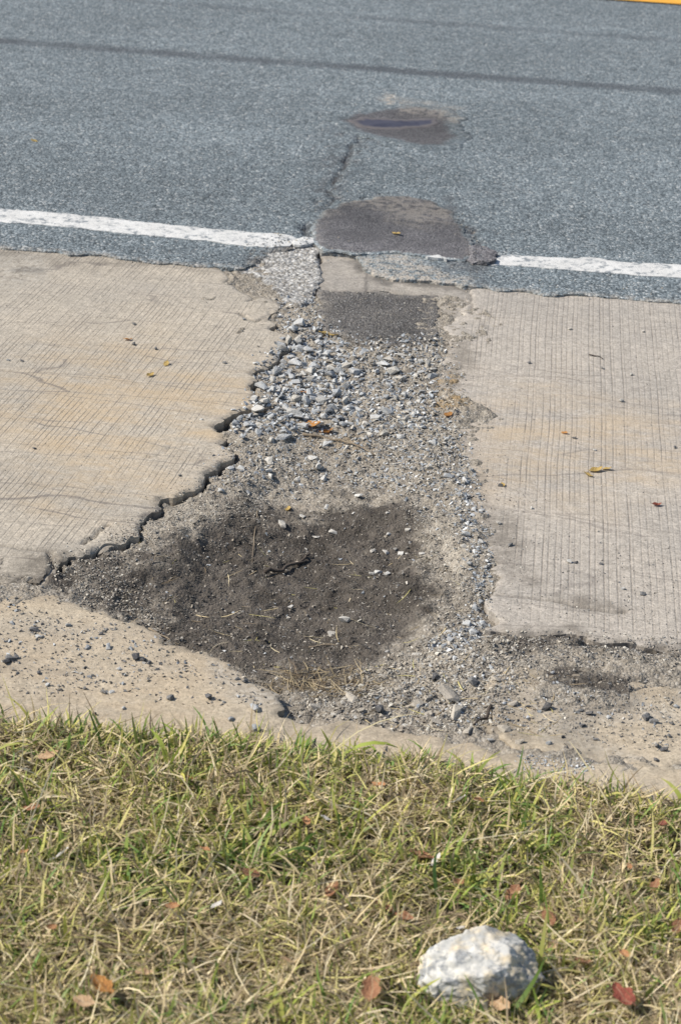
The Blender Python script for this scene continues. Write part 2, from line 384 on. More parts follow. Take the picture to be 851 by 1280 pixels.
slabR = rough(slabR, 0.13, 0.006, 1.2, 12)
gut_edge = [(0, 737), (40, 741), (85, 750), (130, 760), (168, 772), (192, 786), (206, 802), (240, 808), (262, 815), (288, 824), (304, 842), (326, 852), (347, 862), (353, 876), (344, 890), (372, 902), (420, 906), (470, 913), (520, 921), (560, 932), (610, 940), (680, 950), (760, 956), (851, 962)]
gut = [(-BIG, G(0, 737)[1]+0.04)]+[tuple(q) for q in gp(gut_edge)]+[(BIG, G(851, 962)[1]-0.03), (BIG, 2.46), (-BIG, 2.62)]
gut = rough(gut, 0.15, 0.006, 1.2, 13)
gutR = gp([(612, 846), (640, 838), (676, 838), (720, 842), (790, 851), (851, 862)]).tolist()+[[BIG, G(851, 862)[1]], [BIG, G(851, 958)[1]]]+gp([(851, 955), (760, 949), (690, 944), (640, 936), (624, 920), (606, 905), (612, 885), (604, 866)]).tolist()
gutR = rough(gutR, 0.14, 0.008, 1.2, 14)
mid = rough(gp([(400, 312), (470, 312), (560, 328), (600, 350), (588, 400), (572, 404), (560, 392), (548, 378), (546, 368), (500, 366), (470, 362), (430, 364), (397, 362), (394, 345)]).tolist(), 0.06, 0.008, 1.2, 15)
agg = rough(gp([(284, 334), (310, 322), (345, 304), (375, 300), (402, 304), (402, 340), (396, 360), (388, 376), (370, 379), (348, 368), (330, 352), (316, 342)]).tolist(), 0.12, 0.008, 1.2, 16)
square = rough(gp([(398, 360), (430, 364), (470, 362), (500, 366), (546, 368), (548, 395), (549, 424), (520, 430), (483, 434), (450, 428), (420, 416), (402, 410), (396, 385)]).tolist(), 0.07, 0.008, 1.2, 17)
dark_poly = [(95, 712), (150, 695), (215, 665), (300, 648), (380, 632), (450, 618), (505, 632), (520, 655), (540, 700), (552, 735), (530, 765), (470, 790), (455, 840), (440, 868), (370, 872), (330, 850), (290, 815), (215, 800), (180, 778), (120, 755), (90, 735)]

fx = 0.0055
XS = axis(-BIG, -1.15, 0.55, BIG, fx)
# ------------------------------------------------------------------ ground sheet to the horizon
m_far = simple('verge_turf', (0.10, 0.10, 0.035), (0.19, 0.15, 0.07), 9, 0.95, 1.0)
V = np.array([[-300, -300, -0.16], [300, -300, -0.16], [300, 300, -0.16], [-300, 300, -0.16]])
kind(mesh_np('ground', V, np.array([[0, 1, 2, 3]]), m_far), 'structure')

# ------------------------------------------------------------------ road
crack_px = [(447, 172), (441, 186), (433, 200), (427, 212), (420, 224), (417, 240), (410, 252), (398, 266), (390, 280), (385, 292), (388, 303)]
crack_w = gp(crack_px)
crk2 = [gp(q) for q in ([(424, 215), (440, 204), (452, 190)], [(410, 252), (396, 250), (384, 262), (374, 272)], [(388, 303), (366, 311), (342, 321), (318, 334)], [(440, 262), (462, 252), (472, 246), (486, 249)], [(566, 268), (580, 288), (596, 308), (612, 322)], [(447, 172), (462, 176), (490, 184)])]
def cdist(x, y):
    u = x+0.035*fbm(x, y, 16, 4, 8); v = y+0.05*fbm(x, y, 14, 4, 9); d = pdist(u, v, crack_w)
    for q in crk2: d = np.minimum(d, pdist(u, v, q)+0.003)
    return d
hole_c = gp([(500, 160)])[0]
def road_z(x, y):
    z = 0.006+0.0012*fbm(x, y, 7, 3, 2)
    d = cdist(x, y)
    z = z-0.012*(1-sst(0.001, 0.010, d))*sst(0.30, 0.5, vnoise(x*9, y*9, 4)+0.25)
    r = np.hypot((x-hole_c[0])/0.24, (y-hole_c[1])/0.24)
    return z-0.010*(1-sst(0.3, 1.1, r))
def road_attr(x, y, d):
    px, py = PX(x, y)
    cr = cdist(x, y)
    tar = (1-sst(0.002, 0.012, cr))*0.6*sst(0.30, 0.5, vnoise(x*9, y*9, 4)+0.25)
    tar = tar+0.5*soft(px, py, [(380, 240), (410, 170), (470, 165), (450, 200), (425, 250), (400, 275)], 26, x, y, 30, 16, 3)*sst(0.45, 0.7, vnoise(x*60, y*60, 3))
    tar = tar+0.8*soft(px, py, [(300, 338), (345, 312), (392, 300), (400, 318), (340, 326)], 10, x, y, 14, 22, 31)
    tar = tar+0.55*soft(px, py, [(560, 255), (590, 300), (625, 325), (600, 350), (560, 340)], 12, x, y, 22, 25, 5)
    dust = 0.55*soft(px, py, [(476, 128), (520, 128), (575, 140), (560, 145), (500, 140)], 6, x, y, 8, 25, 6)+0.9*soft(px, py, [(482, 120), (492, 120), (492, 137), (482, 137)], 3, x, y, 3, 40, 7)
    dust = dust+0.5*(1-sst(0.0, 0.03, d))+0.8*soft(px, py, [(452, 322), (520, 328), (585, 350), (580, 362), (500, 354), (455, 342)], 6, x, y, 14, 22, 16)
    return {'tar': np.clip(tar, 0, 1), 'dust': np.clip(dust, 0, 1)}
road = kind(sheet('road', rp, axis(-BIG, -2.0, 0.62, BIG, 0.010), axis(4.5, 4.75, 7.2, 13.3, 0.010), road_z, -0.14, m_road, road_attr, chip=0.004), 'structure')

def decal(name, poly, st, z, mat, parent, attrf=None, th=0.008, chip=0.002, zf=None):
    P = np.array(poly); a, b = P.min(0)-0.02, P.max(0)+0.02
    zf = zf or (lambda x, y: z+0.0*x)
    o = sheet(name, poly, np.arange(a[0], b[0], st), np.arange(a[1], b[1], st), zf, z-th, mat, attrf or (lambda x, y, d: {'tar': 0*x, 'dust': 0*x}), chip, parent)
    return o
# painted lines
def line_poly(top, bot): return gp(top+bot[::-1]).tolist()
e1 = line_poly([(0, 264), (90, 271), (180, 281), (250, 288), (320, 294), (355, 297), (370, 301)], [(0, 280), (90, 288), (180, 297), (250, 303), (300, 310), (340, 313), (362, 311)])
e1 = [(-BIG, e1[0][1]+0.03)]+e1+[(-BIG, e1[-1][1]+0.03)]
def paint_attr(x, y, d): return {}
xsL = axis(-BIG, -1.6, -0.4, -0.38, 0.012)
kind(sheet('edge_line', rough(e1, 0.05, 0.010, 1.3, 21), xsL, np.arange(5.0, 6.4, 0.012), lambda x, y: road_z(x, y)+0.003, 0.004, m_white, None, 0.002, road), 'structure')
e2 = line_poly([(612, 327), (630, 322), (700, 325), (780, 331), (851, 335)], [(610, 335), (640, 335), (700, 340), (780, 346), (851, 351)])
e2 = e2[:5]+[(BIG, e2[4][1]-0.03), (BIG, e2[5][1]-0.03)]+e2[5:]
kind(sheet('edge_line', rough(e2, 0.06, 0.010, 1.3, 22), axis(-0.35, -0.33, 0.62, BIG, 0.012), np.arange(4.4, 6.4, 0.012), lambda x, y: road_z(x, y)+0.003, 0.004, m_white, None, 0.002, road), 'structure')
for pts, sd in (([(366, 304), (380, 300), (393, 302), (392, 308), (376, 311), (366, 309)], 4), ([(531, 326), (548, 325), (556, 328), (558, 331), (546, 329), (534, 328)], 5)):
    o = decal('edge_line', rough(gp(pts).tolist(), 0.10, 0.008, 1.3, sd), 0.006, 0.0150 if sd == 5 else 0.011, m_white, road, lambda x, y, d: {}); kind(o, 'structure')
yl = G(851, 6)[1]-0.05
yc = gp([(750, -3), (851, 4)])
for k in (0, 1):
    yy = yl+0.05+0.22*k
    V = np.array([[-BIG if k else 0.02, yy-0.05, 0.012], [BIG, yy-0.05, 0.012], [BIG, yy+0.06, 0.012], [-BIG if k else 0.0, yy+0.06, 0.012]])
    kind(mesh_np('centre_line', V, np.array([[0, 1, 2, 3]]), m_yellow, road), 'structure')

# tar patches
p1 = rough(gp([(390, 299), (393, 284), (402, 269), (425, 259), (462, 254), (470, 250), (505, 249), (546, 257), (566, 276), (578, 295), (590, 312), (594, 324), (580, 331), (556, 329), (520, 324), (470, 322), (430, 320), (404, 317), (392, 308)]).tolist(), 0.08, 0.008, 1.3, 31)
def p1a(x, y, d):
    px, py = PX(x, y)
    du = 0.85*soft(px, py, [(445, 258), (480, 252), (545, 260), (562, 285), (520, 286), (480, 275)], 12, x, y, 22, 9, 11)+0.35*(1-sst(0, 0.03, d))+0.3*soft(px, py, [(380, 290), (410, 262), (430, 260), (410, 290), (400, 315)], 9, x, y, 16, 20, 13)
    tr = 0.5*soft(px, py, [(420, 285), (520, 300), (585, 310), (590, 328), (500, 318), (410, 312)], 14, x, y, 20, 14, 12)
    return {'tar': np.clip(tr, 0, 1), 'dust': np.clip(du*0.42, 0, 1), 'edge': 0.75*(1-sst(0, 0.022, d))}
decal('tar_patch', p1, 0.008, 0.018, m_patch, road, p1a, 0.012, 0.004, lambda x, y: 0.012+0.003*fbm(x, y, 9, 4, 3)+0.0015*fbm(x, y, 60, 2, 4))['label'] = 'brown grey tar patch breaking the white edge line'
p1b = rough(gp([(585, 318), (600, 314), (618, 322), (620, 331), (604, 335), (588, 334)]).tolist(), 0.12, 0.008, 1.3, 32)
decal('tar_patch', p1b, 0.006, 0.026, m_patch, road, None, 0.018, 0.006, lambda x, y: 0.018+0.008*fbm(x, y, 26, 3, 5))['label'] = 'lumpy tar clod at the end of the white line'
p2 = rough(gp([(402, 149), (430, 140), (470, 135), (520, 132), (566, 138), (587, 150), (580, 163), (593, 175), (565, 190), (522, 191), (486, 182), (464, 175), (430, 166)]).tolist(), 0.09, 0.012, 1.3, 33)
decal('pothole_patch', p2, 0.010, 0.016, m_patch, road, lambda x, y, d: {'tar': 0*x, 'dust': 0.5*soft(*PX(x, y), [(500, 136), (560, 140), (580, 150), (570, 156), (540, 146), (500, 143)], 5), 'edge': 1.1-1.1*sst(0.0, 0.10, d)}, 0.06, 0.012, lambda x, y: road_z(x, y)+0.0028)['label'] = 'sunken reddish grey patch in the traffic lane'
m_seal = M('bitumen_blue_black', 0.85, 0.2); pp_ = m_seal.pos()
m_seal = m_seal.done(m_seal.mix(m_seal.rng(m_seal.math('ADD', m_seal.attr('edge'), m_seal.math('MULTIPLY', m_seal.math('SUBTRACT', m_seal.noise(pp_, 45, 4, 0.7), 0.5), 1.2)), 0.3, 0.9), m_seal.mix(m_seal.rng(m_seal.noise(pp_, 18, 5), 0.3, 0.7), (0.032, 0.034, 0.054), (0.058, 0.06, 0.082)), (0.112, 0.102, 0.103)), m_seal.bump(m_seal.noise(pp_, 140, 3), 0.25, 0.002))
p3 = rough(gp([(432, 152), (452, 147), (500, 149), (548, 150), (552, 155), (530, 160), (490, 162), (450, 160)]).tolist(), 0.05, 0.012, 1.3, 34)
decal('bitumen_fill', p3, 0.010, 0.016, m_seal, road, lambda x, y, d: {'edge': 1.1-1.1*sst(0, 0.055, d)}, 0.06, 0.010, lambda x, y: road_z(x, y)+0.0052)['label'] = 'smooth blue black bitumen streak in the sunken patch'

# ------------------------------------------------------------------ concrete shoulder
def zero(x): return np.zeros_like(x)
seamL = gp([(0, 682), (35, 686), (62, 690), (70, 703), (66, 716)])
def zL(x, y):
    z = 0.0012*fbm(x, y, 6, 3, 21)+0.0006*fbm(x, y, 40, 2, 22)
    d = pdist(x+0.006*fbm(x, y, 40, 3, 1), y+0.006*fbm(x, y, 40, 3, 2), seamL)
    z = z-0.004*(1-sst(0.001, 0.005, d))
    for pts, dp in crL: 
        d = pdist(x+0.005*fbm(x, y, 50, 3, 1), y+0.005*fbm(x, y, 50, 3, 2), pts); z = z-dp*(1-sst(0.001, 0.005, d))
    return z
crL = [(gp([(103, 680), (122, 668), (134, 656)]), 0.007), (gp([(60, 690), (66, 705), (62, 718)]), 0.012), (gp([(336, 372), (322, 372), (310, 376)]), 0.007),
       (gp([(279, 337), (293, 352), (300, 362), (318, 372)]), 0.006), (gp([(300, 392), (318, 402), (326, 398)]), 0.006), (gp([(218, 556), (200, 570), (170, 572), (110, 565)]), 0.002)]
def aL_(x, y, d):
    px, py = PX(x, y)
    st = soft(px, py, [(40, 440), (180, 430), (300, 440), (330, 465), (300, 540), (230, 610), (150, 640), (60, 620), (0, 560), (-60, 500)], 60, x, y, 40, 4, 3)
    st = np.maximum(st, 0.9*soft(px, py, [(262, 455), (312, 462), (318, 500), (300, 515), (268, 500)], 8, x, y, 10, 30, 4))
    dirt = 0.75*soft(px, py, [(40, 690), (130, 690), (60, 735), (-40, 735)], 16, x, y, 22, 14, 5)+0.5*soft(px, py, [(-60, 720), (60, 722), (60, 742), (-60, 742)], 7, x, y, 8, 20, 6)
    dirt = dirt+0.35*(1-sst(0.0, 0.03, d))*sst(0.4, 0.7, vnoise(x*25, y*25, 3))
    dirt = dirt+0.45*soft(px, py, [(-80, 305), (340, 335), (340, 346), (-80, 320)], 8, x, y, 9, 14, 8)
    tar = 0.8*soft(px, py, [(14, 336), (54, 334), (56, 340), (14, 342)], 3, x, y, 6, 20, 7)
    fr = 0.5*soft(px, py, [(-5, 318), (55, 322), (62, 350), (20, 365), (-10, 360)], 12, x, y, 14, 16, 9)
    for pts, dp in crL[:5]: tar = np.maximum(tar, 0.6*(1-sst(0.001, 0.006, pdist(x+0.005*fbm(x, y, 50, 3, 1), y+0.005*fbm(x, y, 50, 3, 2), pts))))
    tar = np.maximum(tar, 0.35*(1-sst(0.002, 0.006, pdist(x+0.006*fbm(x, y, 40, 3, 1), y+0.006*fbm(x, y, 40, 3, 2), seamL))))
    tined = sst(0.01, 0.06, d)*(1-soft(px, py, [(-300, 690), (60, 690), (190, 655), (190, 760), (-300, 760)], 14))
    tined = tined*(1-0.9*fr)
    return {'stain': st, 'dirt': np.clip(dirt, 0, 1), 'tar': tar, 'tined': tined, 'hair': 0*x+1, 'fresh': np.clip(fr, 0, 1)}
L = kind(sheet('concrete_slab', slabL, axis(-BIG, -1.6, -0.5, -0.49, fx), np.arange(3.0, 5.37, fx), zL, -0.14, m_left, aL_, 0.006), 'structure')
L['label'] = 'tan grooved concrete slab with a jagged broken edge'
crR = [(gp([(606, 741), (640, 744), (672, 747), (700, 752), (740, 762), (782, 766)]), 0.005), (gp([(583, 356), (588, 372), (590, 392)]), 0.004), (gp([(607, 788), (640, 792), (700, 790)]), 0.004)]
def zR(x, y):
    z = 0.0012*fbm(x, y, 6, 3, 31)+0.0006*fbm(x, y, 40, 2, 32)
    for pts, dp in crR: z = z-dp*(1-sst(0.001, 0.005, pdist(x+0.005*fbm(x, y, 50, 3, 1), y+0.005*fbm(x, y, 50, 3, 2), pts)))
    return z
def aR_(x, y, d):
    px, py = PX(x, y)
    st = soft(px, py, [(590, 500), (700, 500), (860, 530), (900, 600), (760, 620), (600, 610)], 45, x, y, 50, 5, 3)*0.9
    dirt = 0.7*soft(px, py, [(690, 744), (745, 750), (780, 764), (720, 760)], 7, x, y, 10, 22, 5)+0.95*soft(px, py, [(630, 790), (720, 795), (900, 812), (900, 840), (600, 830)], 14, x, y, 22, 14, 6)
    dirt = dirt+0.6*soft(px, py, [(555, 430), (585, 420), (590, 455), (570, 490), (600, 640), (650, 660), (640, 700), (590, 700), (540, 500)], 14, x, y, 26, 16, 7)
    dirt = dirt+0.55*soft(px, py, [(600, 700), (660, 715), (700, 735), (640, 725), (600, 735)], 10, x, y, 12, 20, 8)
    tar = 0*x
    for (pts, dp), k in zip(crR, (0.55, 0.55, 0.3)): tar = np.maximum(tar, k*(1-sst(0.001, 0.006, pdist(x+0.005*fbm(x, y, 50, 3, 1), y+0.005*fbm(x, y, 50, 3, 2), pts))))
    tined = sst(0.02, 0.06, d)
    return {'stain': st, 'dirt': np.clip(dirt, 0, 1), 'tar': tar, 'tined': tined, 'hair': 0*x+0.65, 'fresh': 0*x}
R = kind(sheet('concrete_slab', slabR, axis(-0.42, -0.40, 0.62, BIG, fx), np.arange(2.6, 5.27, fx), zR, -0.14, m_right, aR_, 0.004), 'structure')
R['label'] = 'pale grooved concrete slab whose worn edge fades into dirt'
def band_(pts, w): return [(x, y-w) for x, y in pts]+[(x, y+w) for x, y in pts[::-1]]
def aG(x, y, d):
    px, py = PX(x, y)
    fr = 0.55*soft(px, py, [(255, 815), (300, 835), (352, 866), (350, 884), (290, 872), (270, 845)], 12, x, y, 16, 14, 5)
    dirt = 0.22*soft(px, py, [(330, 890), (600, 935), (900, 962), (900, 970), (600, 945), (330, 905)], 6, x, y, 10, 20, 6)
    return {'stain': 0.25+0.5*vnoise(x*5, y*5, 3), 'dirt': np.clip(dirt+0.4*sst(0.55, 0.8, fbm(x, y, 9, 4, 45)*0.5+0.5)+0.5*soft(px, py, band_(gut_edge[:15], 5), 6, x, y, 9, 22, 46), 0, 1), 'tar': 0*x, 'tined': 0*x, 'hair': 0.12+0*x, 'fresh': np.clip(fr, 0, 1)}
def zG(x, y):
    px, py = PX(x, y)
    return -0.004+0.0025*fbm(x, y, 5, 4, 41)+0.0009*fbm(x, y, 45, 3, 42)+0.009*sst(350, 420, px)
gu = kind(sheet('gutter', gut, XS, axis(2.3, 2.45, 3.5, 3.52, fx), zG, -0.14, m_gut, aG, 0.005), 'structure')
gu['label'] = 'smooth tan concrete gutter with a broken edge along the dirt hollow'
def aGR(x, y, d):
    px, py = PX(x, y)
    dirt = 0.85*soft(px, py, [(670, 862), (700, 855), (750, 868), (800, 880), (790, 888), (720, 884), (680, 880)], 12, x, y, 16, 14, 5)+0.55*soft(px, py, [(600, 850), (660, 905), (690, 925), (640, 930), (590, 900)], 16, x, y, 20, 18, 6)
    dirt = dirt+0.45*sst(0.5, 0.7, vnoise(x*11, y*11, 8))
    return {'stain': 0.25+0*x, 'dirt': np.clip(dirt, 0, 1), 'tar': 0*x, 'tined': 0*x, 'hair': 0.6+0*x, 'fresh': 0.35*sst(0.4, 0.6, vnoise(x*14, y*14, 6))}
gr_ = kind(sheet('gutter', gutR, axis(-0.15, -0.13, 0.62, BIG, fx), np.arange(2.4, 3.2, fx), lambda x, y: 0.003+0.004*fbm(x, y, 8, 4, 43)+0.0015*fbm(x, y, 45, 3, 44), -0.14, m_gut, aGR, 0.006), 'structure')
gr_['label'] = 'cracked gutter piece strewn with dirt and dark pebbles'
def aM(x, y, d):
    px, py = PX(x, y)
    tar = 0.8*soft(px, py, [(430, 318), (480, 322), (585, 345), (586, 358), (520, 352), (470, 347), (455, 335)], 7, x, y, 16, 26, 5)
    tar = np.maximum(tar, 0.7*(1-sst(0.001, 0.006, pdist(x, y, gp([(459, 318), (458, 340), (457, 364)])))))
    return {'stain': 0*x, 'dirt': 0.35*(1-sst(0, 0.03, d)), 'tar': tar, 'tined': 0*x, 'hair': 0.4+0*x, 'fresh': 0*x}
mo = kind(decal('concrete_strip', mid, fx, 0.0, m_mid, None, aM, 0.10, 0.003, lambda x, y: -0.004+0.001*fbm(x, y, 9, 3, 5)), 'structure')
mo['label'] = 'narrow grey concrete strip between the tar patch and the square patch'
ao = kind(decal('aggregate_patch', agg, 0.006, 0.0, m_agg, None, lambda x, y, d: {'tar': 0.3*(1-sst(0, 0.015, d)), 'dust': 0*x}, 0.10, 0.006, lambda x, y: 0.0+0.004*fbm(x, y, 12, 3, 6)+0.002*fbm(x, y, 110, 2, 7)), 'structure')
ao['label'] = 'pale rough patch of exposed aggregate by the end of the white line'
sq = kind(decal('asphalt_patch', square, 0.007, 0.0, m_square, None, lambda x, y, d: {'tar': 0*x, 'dust': 0.3*(1-sst(0, 0.05, d))+0.15*sst(0.5, 0.8, vnoise(x*12, y*12, 3))}, 0.10, 0.004, lambda x, y: -0.001+0.004*fbm(x, y, 10, 4, 6)+0.002*fbm(x, y, 70, 2, 7)), 'structure')
sq['label'] = 'square dark asphalt patch above the gravel'

# ------------------------------------------------------------------ dirt bed in the broken gap
ZC = np.array([  # photo x, y, height
 (370, 390, -.006), (345, 400, -.008), (365, 430, -.009), (355, 455, -.010), (330, 470, -.011), (345, 500, -.009), (320, 520, -.011), (300, 545, -.012), (310, 575, -.013), (275, 600, -.012), (235, 625, -.012), (190, 655, -.012), (160, 685, -.011), (110, 705, -.010), (80, 730, -.012), (330, 350, -.004), (350, 340, -.004),
 (420, 420, -.010), (480, 440, -.006), (540, 440, -.006), (430, 480, -.012), (500, 480, -.006), (540, 500, -.002), (570, 515, .004), (555, 470, .001), (585, 540, .000),
 (400, 540, -.024), (480, 540, -.014), (545, 560, -.004), (580, 590, .002), (592, 640, .000), (360, 600, -.034), (450, 600, -.026), (530, 620, -.010), (590, 665, .003), (600, 700, .000), (300, 680, -.042), (400, 680, -.048), (480, 680, -.036), (540, 700, -.018), (590, 730, -.008),
 (610, 715, -.004), (598, 770, -.012), (560, 760, -.018), (480, 760, -.036), (380, 750, -.056), (280, 740, -.050), (180, 740, -.036), (130, 752, -.022), (60, 733, -.005), (20, 732, -.003), (-30, 728, -.003), (-80, 724, -.003),
 (230, 790, -.040), (320, 820, -.048), (400, 820, -.036), (480, 830, -.022), (380, 875, -.024), (350, 885, -.018), (430, 890, -.010), (500, 870, -.012), (560, 860, -.008), (560, 905, -.006), (610, 830, -.002), (640, 815, .003), (700, 812, .004), (780, 830, .003), (851, 838, .003), (950, 848, .003), (1200, 870, .003),
 (620, 870, -.006), (650, 900, -.006), (600, 925, -.004), (700, 950, .003), (780, 958, .002), (860, 965, .001), (950, 975, .001), (660, 944, .003), (690, 868, .009), (740, 872, .008), (500, 915, -.010),
 (200, 450, -.04), (100, 550, -.04), (20, 640, -.06), (250, 520, -.025), (700, 450, -.07), (700, 600, -.06), (650, 560, -.045), (640, 640, -.030), (660, 700, -.03), (720, 720, -.05), (800, 740, -.05), (630, 480, -.05), (640, 765, -.03), (720, 775, -.03), (820, 790, -.03), (100, 830, -.06), (200, 870, -.06), (10, 800, -.06), (760, 920, -.02), (840, 905, -.02), (480, 395, -.015), (552, 390, -.004), (556, 410, -.004), (566, 412, -.003), (480, 345, -.05), (500, 936, -.05), (600, 968, -.05), (700, 990, -.05), (800, 1000, -.05), (420, 922, -.05), (900, 985, -.05), (360, 345, -.02), (670, 910, -.016), (720, 910, -.02), (640, 855, -.008)])
_zw = G(ZC[:, 0], ZC[:, 1])[:, :2]
def dirt_base(x, y):
    num = 0; den = 1e-12
    for (cx, cy), z in zip(_zw, ZC[:, 2]):
        w = 1/((x-cx)**2+((y-cy)*0.8)**2+0.0009)**2.2; num = num+w*z; den = den+w
    return num/den
crev = [tuple(q) for q in np.array(slabL) if -0.85 < q[0] < -0.45 and 3.16 < q[1] < 4.62]
tread = gp([(352+17*k, 724+1.2*k) for k in range(6)])
def dirt_z(x, y):
    b = dirt_base(x, y)
    d = pdist(x, y, crev); b = b-0.026*(1-sst(0.002, 0.009, d+0.006*fbm(x, y, 14, 3, 55)))*sst(0.25, 0.45, vnoise(x*6, y*6, 56)+0.22)
    z = b+0.0045*fbm(x, y, 11, 3, 51)+0.0042*fbm(x, y, 42, 3, 52, 0.6)
    cl = vnoise(x*95, y*95, 53)
    for t_ in tread: z = z-0.006*(1-sst(0.002, 0.0065, np.hypot((x-t_[0])*1.6, (y-t_[1])*0.7)))
    z = z+0.0045*sst(0.55, 0.85, cl)+0.0045*sst(0.62, 0.92, vnoise(x*48, y*48, 54))
    return z
def dirt_attr(x, y, d):
    px, py = PX(x, y, -0.03)
    dk = soft(px, py, dark_poly, 62, x, y, 60, 10, 5)
    dk = np.maximum(dk, 1.25*soft(px, py, [(190, 700), (300, 672), (420, 655), (500, 670), (535, 730), (490, 780), (430, 810), (340, 815), (240, 780), (170, 740)], 40, x, y, 55, 9, 25))
    dk = np.maximum(dk, 0.9*soft(px, py, [(45, 728), (110, 728), (100, 752), (50, 748)], 10, x, y, 12, 18, 6))
    dk = np.maximum(dk, 0.75*soft(px, py, [(610, 800), (700, 795), (900, 812), (900, 838), (780, 836), (700, 822), (640, 835), (600, 830)], 12, x, y, 20, 13, 7))
    dk = np.maximum(dk, 0.8*soft(px, py, [(670, 862), (700, 855), (750, 868), (810, 882), (790, 890), (720, 886), (680, 882)], 9, x, y, 14, 14, 8))
    dk = np.maximum(dk, 0.35*soft(px, py, [(440, 460), (520, 440), (530, 500), (450, 505)], 25, x, y, 35, 12, 9))
    dk = np.maximum(dk, 0.45*soft(px, py, [(560, 700), (600, 740), (600, 790), (520, 790), (530, 745)], 25, x, y, 35, 12, 10))
    oc = 0.8*soft(px, py, [(545, 490), (585, 495), (580, 525), (535, 530)], 12, x, y, 16, 18, 11)+0.35*soft(px, py, [(350, 545), (440, 550), (460, 575), (400, 565)], 12, x, y, 20, 18, 12)
    pal = 0.7*soft(px, py, [(510, 640), (560, 650), (590, 720), (570, 750), (545, 720), (530, 670)], 16, x, y, 22, 13, 13)+0.55*soft(px, py, [(130, 665), (230, 640), (280, 620), (300, 640), (180, 680), (120, 700)], 18, x, y, 24, 13, 14)+0.6*soft(px, py, [(520, 860), (590, 870), (580, 910), (530, 900)], 12, x, y, 14, 14, 15)
    return {'dark': np.clip(dk, 0, 1.3), 'ochre': np.clip(oc, 0, 1), 'pale': np.clip(pal, 0, 1)}
bedpoly = [(-1.4, 2.66), (1.2, 2.5), (1.2, 3.25), (0.2, 3.4), (0.0, 5.0), (-0.2, 5.3), (-0.95, 5.3), (-1.4, 3.5)]
bed = kind(sheet('dirt', bedpoly, axis(-1.45, -1.0, 0.36, 1.25, 0.0052), np.arange(2.48, 5.31, 0.0052), dirt_z, -0.13, m_dirt, dirt_attr, 0), 'structure')
bed['label'] = 'dark soil and grey dirt filling the broken gap in the concrete'

# top of whatever lies at a spot
bpy.context.view_layer.update(); DG_ = bpy.context.evaluated_depsgraph_get()
def surf(x, y):
    sh = np.shape(x); out = []
    for u, v in zip(np.ravel(x), np.ravel(y)):
        h = S.ray_cast(DG_, (u, v, 0.5), (0, 0, -1)); out.append(h[1][2] if h[0] else -0.05)
    return np.array(out).reshape(sh)

# ------------------------------------------------------------------ stones
def stone_mat(name, a, b, c, dusty=0.5):
    m = M(name, 0.85, 0.3); p = m.obj(); r = m.n('ObjectInfo', out=5)
    col = m.ramp(r, [(0, a), (0.5, b), (1, c)])
    col = m.scale(col, m.rng(m.noise(p, 3.0, 5, 0.7), 0.25, 0.75, 0.75, 1.2))
    col = m.mix(m.math('MULTIPLY', m.rng(m.noise(p, 1.6, 6, 0.7), 0.38, 0.62), dusty), col, (0.34, 0.30, 0.245))
    return m.done(col, m.bump(m.noise(p, 7, 4, 0.7), 0.3, 0.05))
m_st_grey = stone_mat('stone_blue_grey', (0.22, 0.24, 0.26), (0.36, 0.375, 0.385), (0.50, 0.505, 0.50))
m_st_pale = stone_mat('stone_pale', (0.40, 0.375, 0.33), (0.48, 0.46, 0.42), (0.57, 0.56, 0.53))
m_st_dark = stone_mat('stone_dark', (0.062, 0.062, 0.066), (0.10, 0.10, 0.105), (0.16, 0.158, 0.155), 0.2)
m_st_tan = stone_mat('concrete_rubble', (0.30, 0.265, 0.215), (0.36, 0.32, 0.265), (0.41, 0.37, 0.31), 0.3)
def vcol_mat(name, rough=0.9, trans=0.0, bumpsc=None, spec=0.25):
    m = M(name, rough, spec); c = m.attr('col', True)
    nb = m.bump(m.noise(m.pos(), bumpsc, 3), 0.3, 0.002) if bumpsc else None
    if trans:
        d = m.t.nodes.new('ShaderNodeBsdfTranslucent'); m.t.links.new(c, d.inputs[0])
        mx = m.t.nodes.new('ShaderNodeMixShader'); mx.inputs[0].default_value = trans
        m.t.links.new(m.b.outputs[0], mx.inputs[1]); m.t.links.new(d.outputs[0], mx.inputs[2])
        m.t.links.new(mx.outputs[0], m.t.nodes['Material Output'].inputs[0])
    return m.done(c, nb)
m_grav = vcol_mat('gravel_grains', 0.9, 0, 300)

def hull(n, sx, sy, sz, seed, power=1.0):
    r = np.random.default_rng(seed); bm = bmesh.new()
    for k in range(n):
        v = r.normal(size=3); v /= np.linalg.norm(v); v = np.sign(v)*np.abs(v)**power
        v *= r.uniform(0.8, 1.05)
        bm.verts.new((v[0]*sx, v[1]*sy, v[2]*sz))
    g = bmesh.ops.convex_hull(bm, input=bm.verts)
    bmesh.ops.delete(bm, geom=[e for e in g['geom_interior'] if isinstance(e, bmesh.types.BMVert)], context='VERTS')
    bmesh.ops.triangulate(bm, faces=bm.faces)
    return bm
protos = []
for k in range(14):
    bm = hull(11+k % 5, 1.0, 0.62+0.05*(k % 6), 0.42+0.06*(k % 5), 100+k, 0.85)
    me = bpy.data.meshes.new('stone'); bmesh.ops.bevel(bm, geom=bm.edges[:], offset=0.05, segments=1, affect='EDGES') if k < 0 else None
    bm.to_mesh(me); bm.free(); protos.append(me)
tiny = []
for k in range(8):
    bm = hull(8, 1.0, 0.75, 0.6, 300+k, 0.85); bm.verts.ensure_lookup_table(); bm.verts.index_update()
    tiny.append((np.array([v.co[:] for v in bm.verts]), np.array([[v.index for v in f.verts] for f in bm.faces]))); bm.free()
mesh_cache = {}
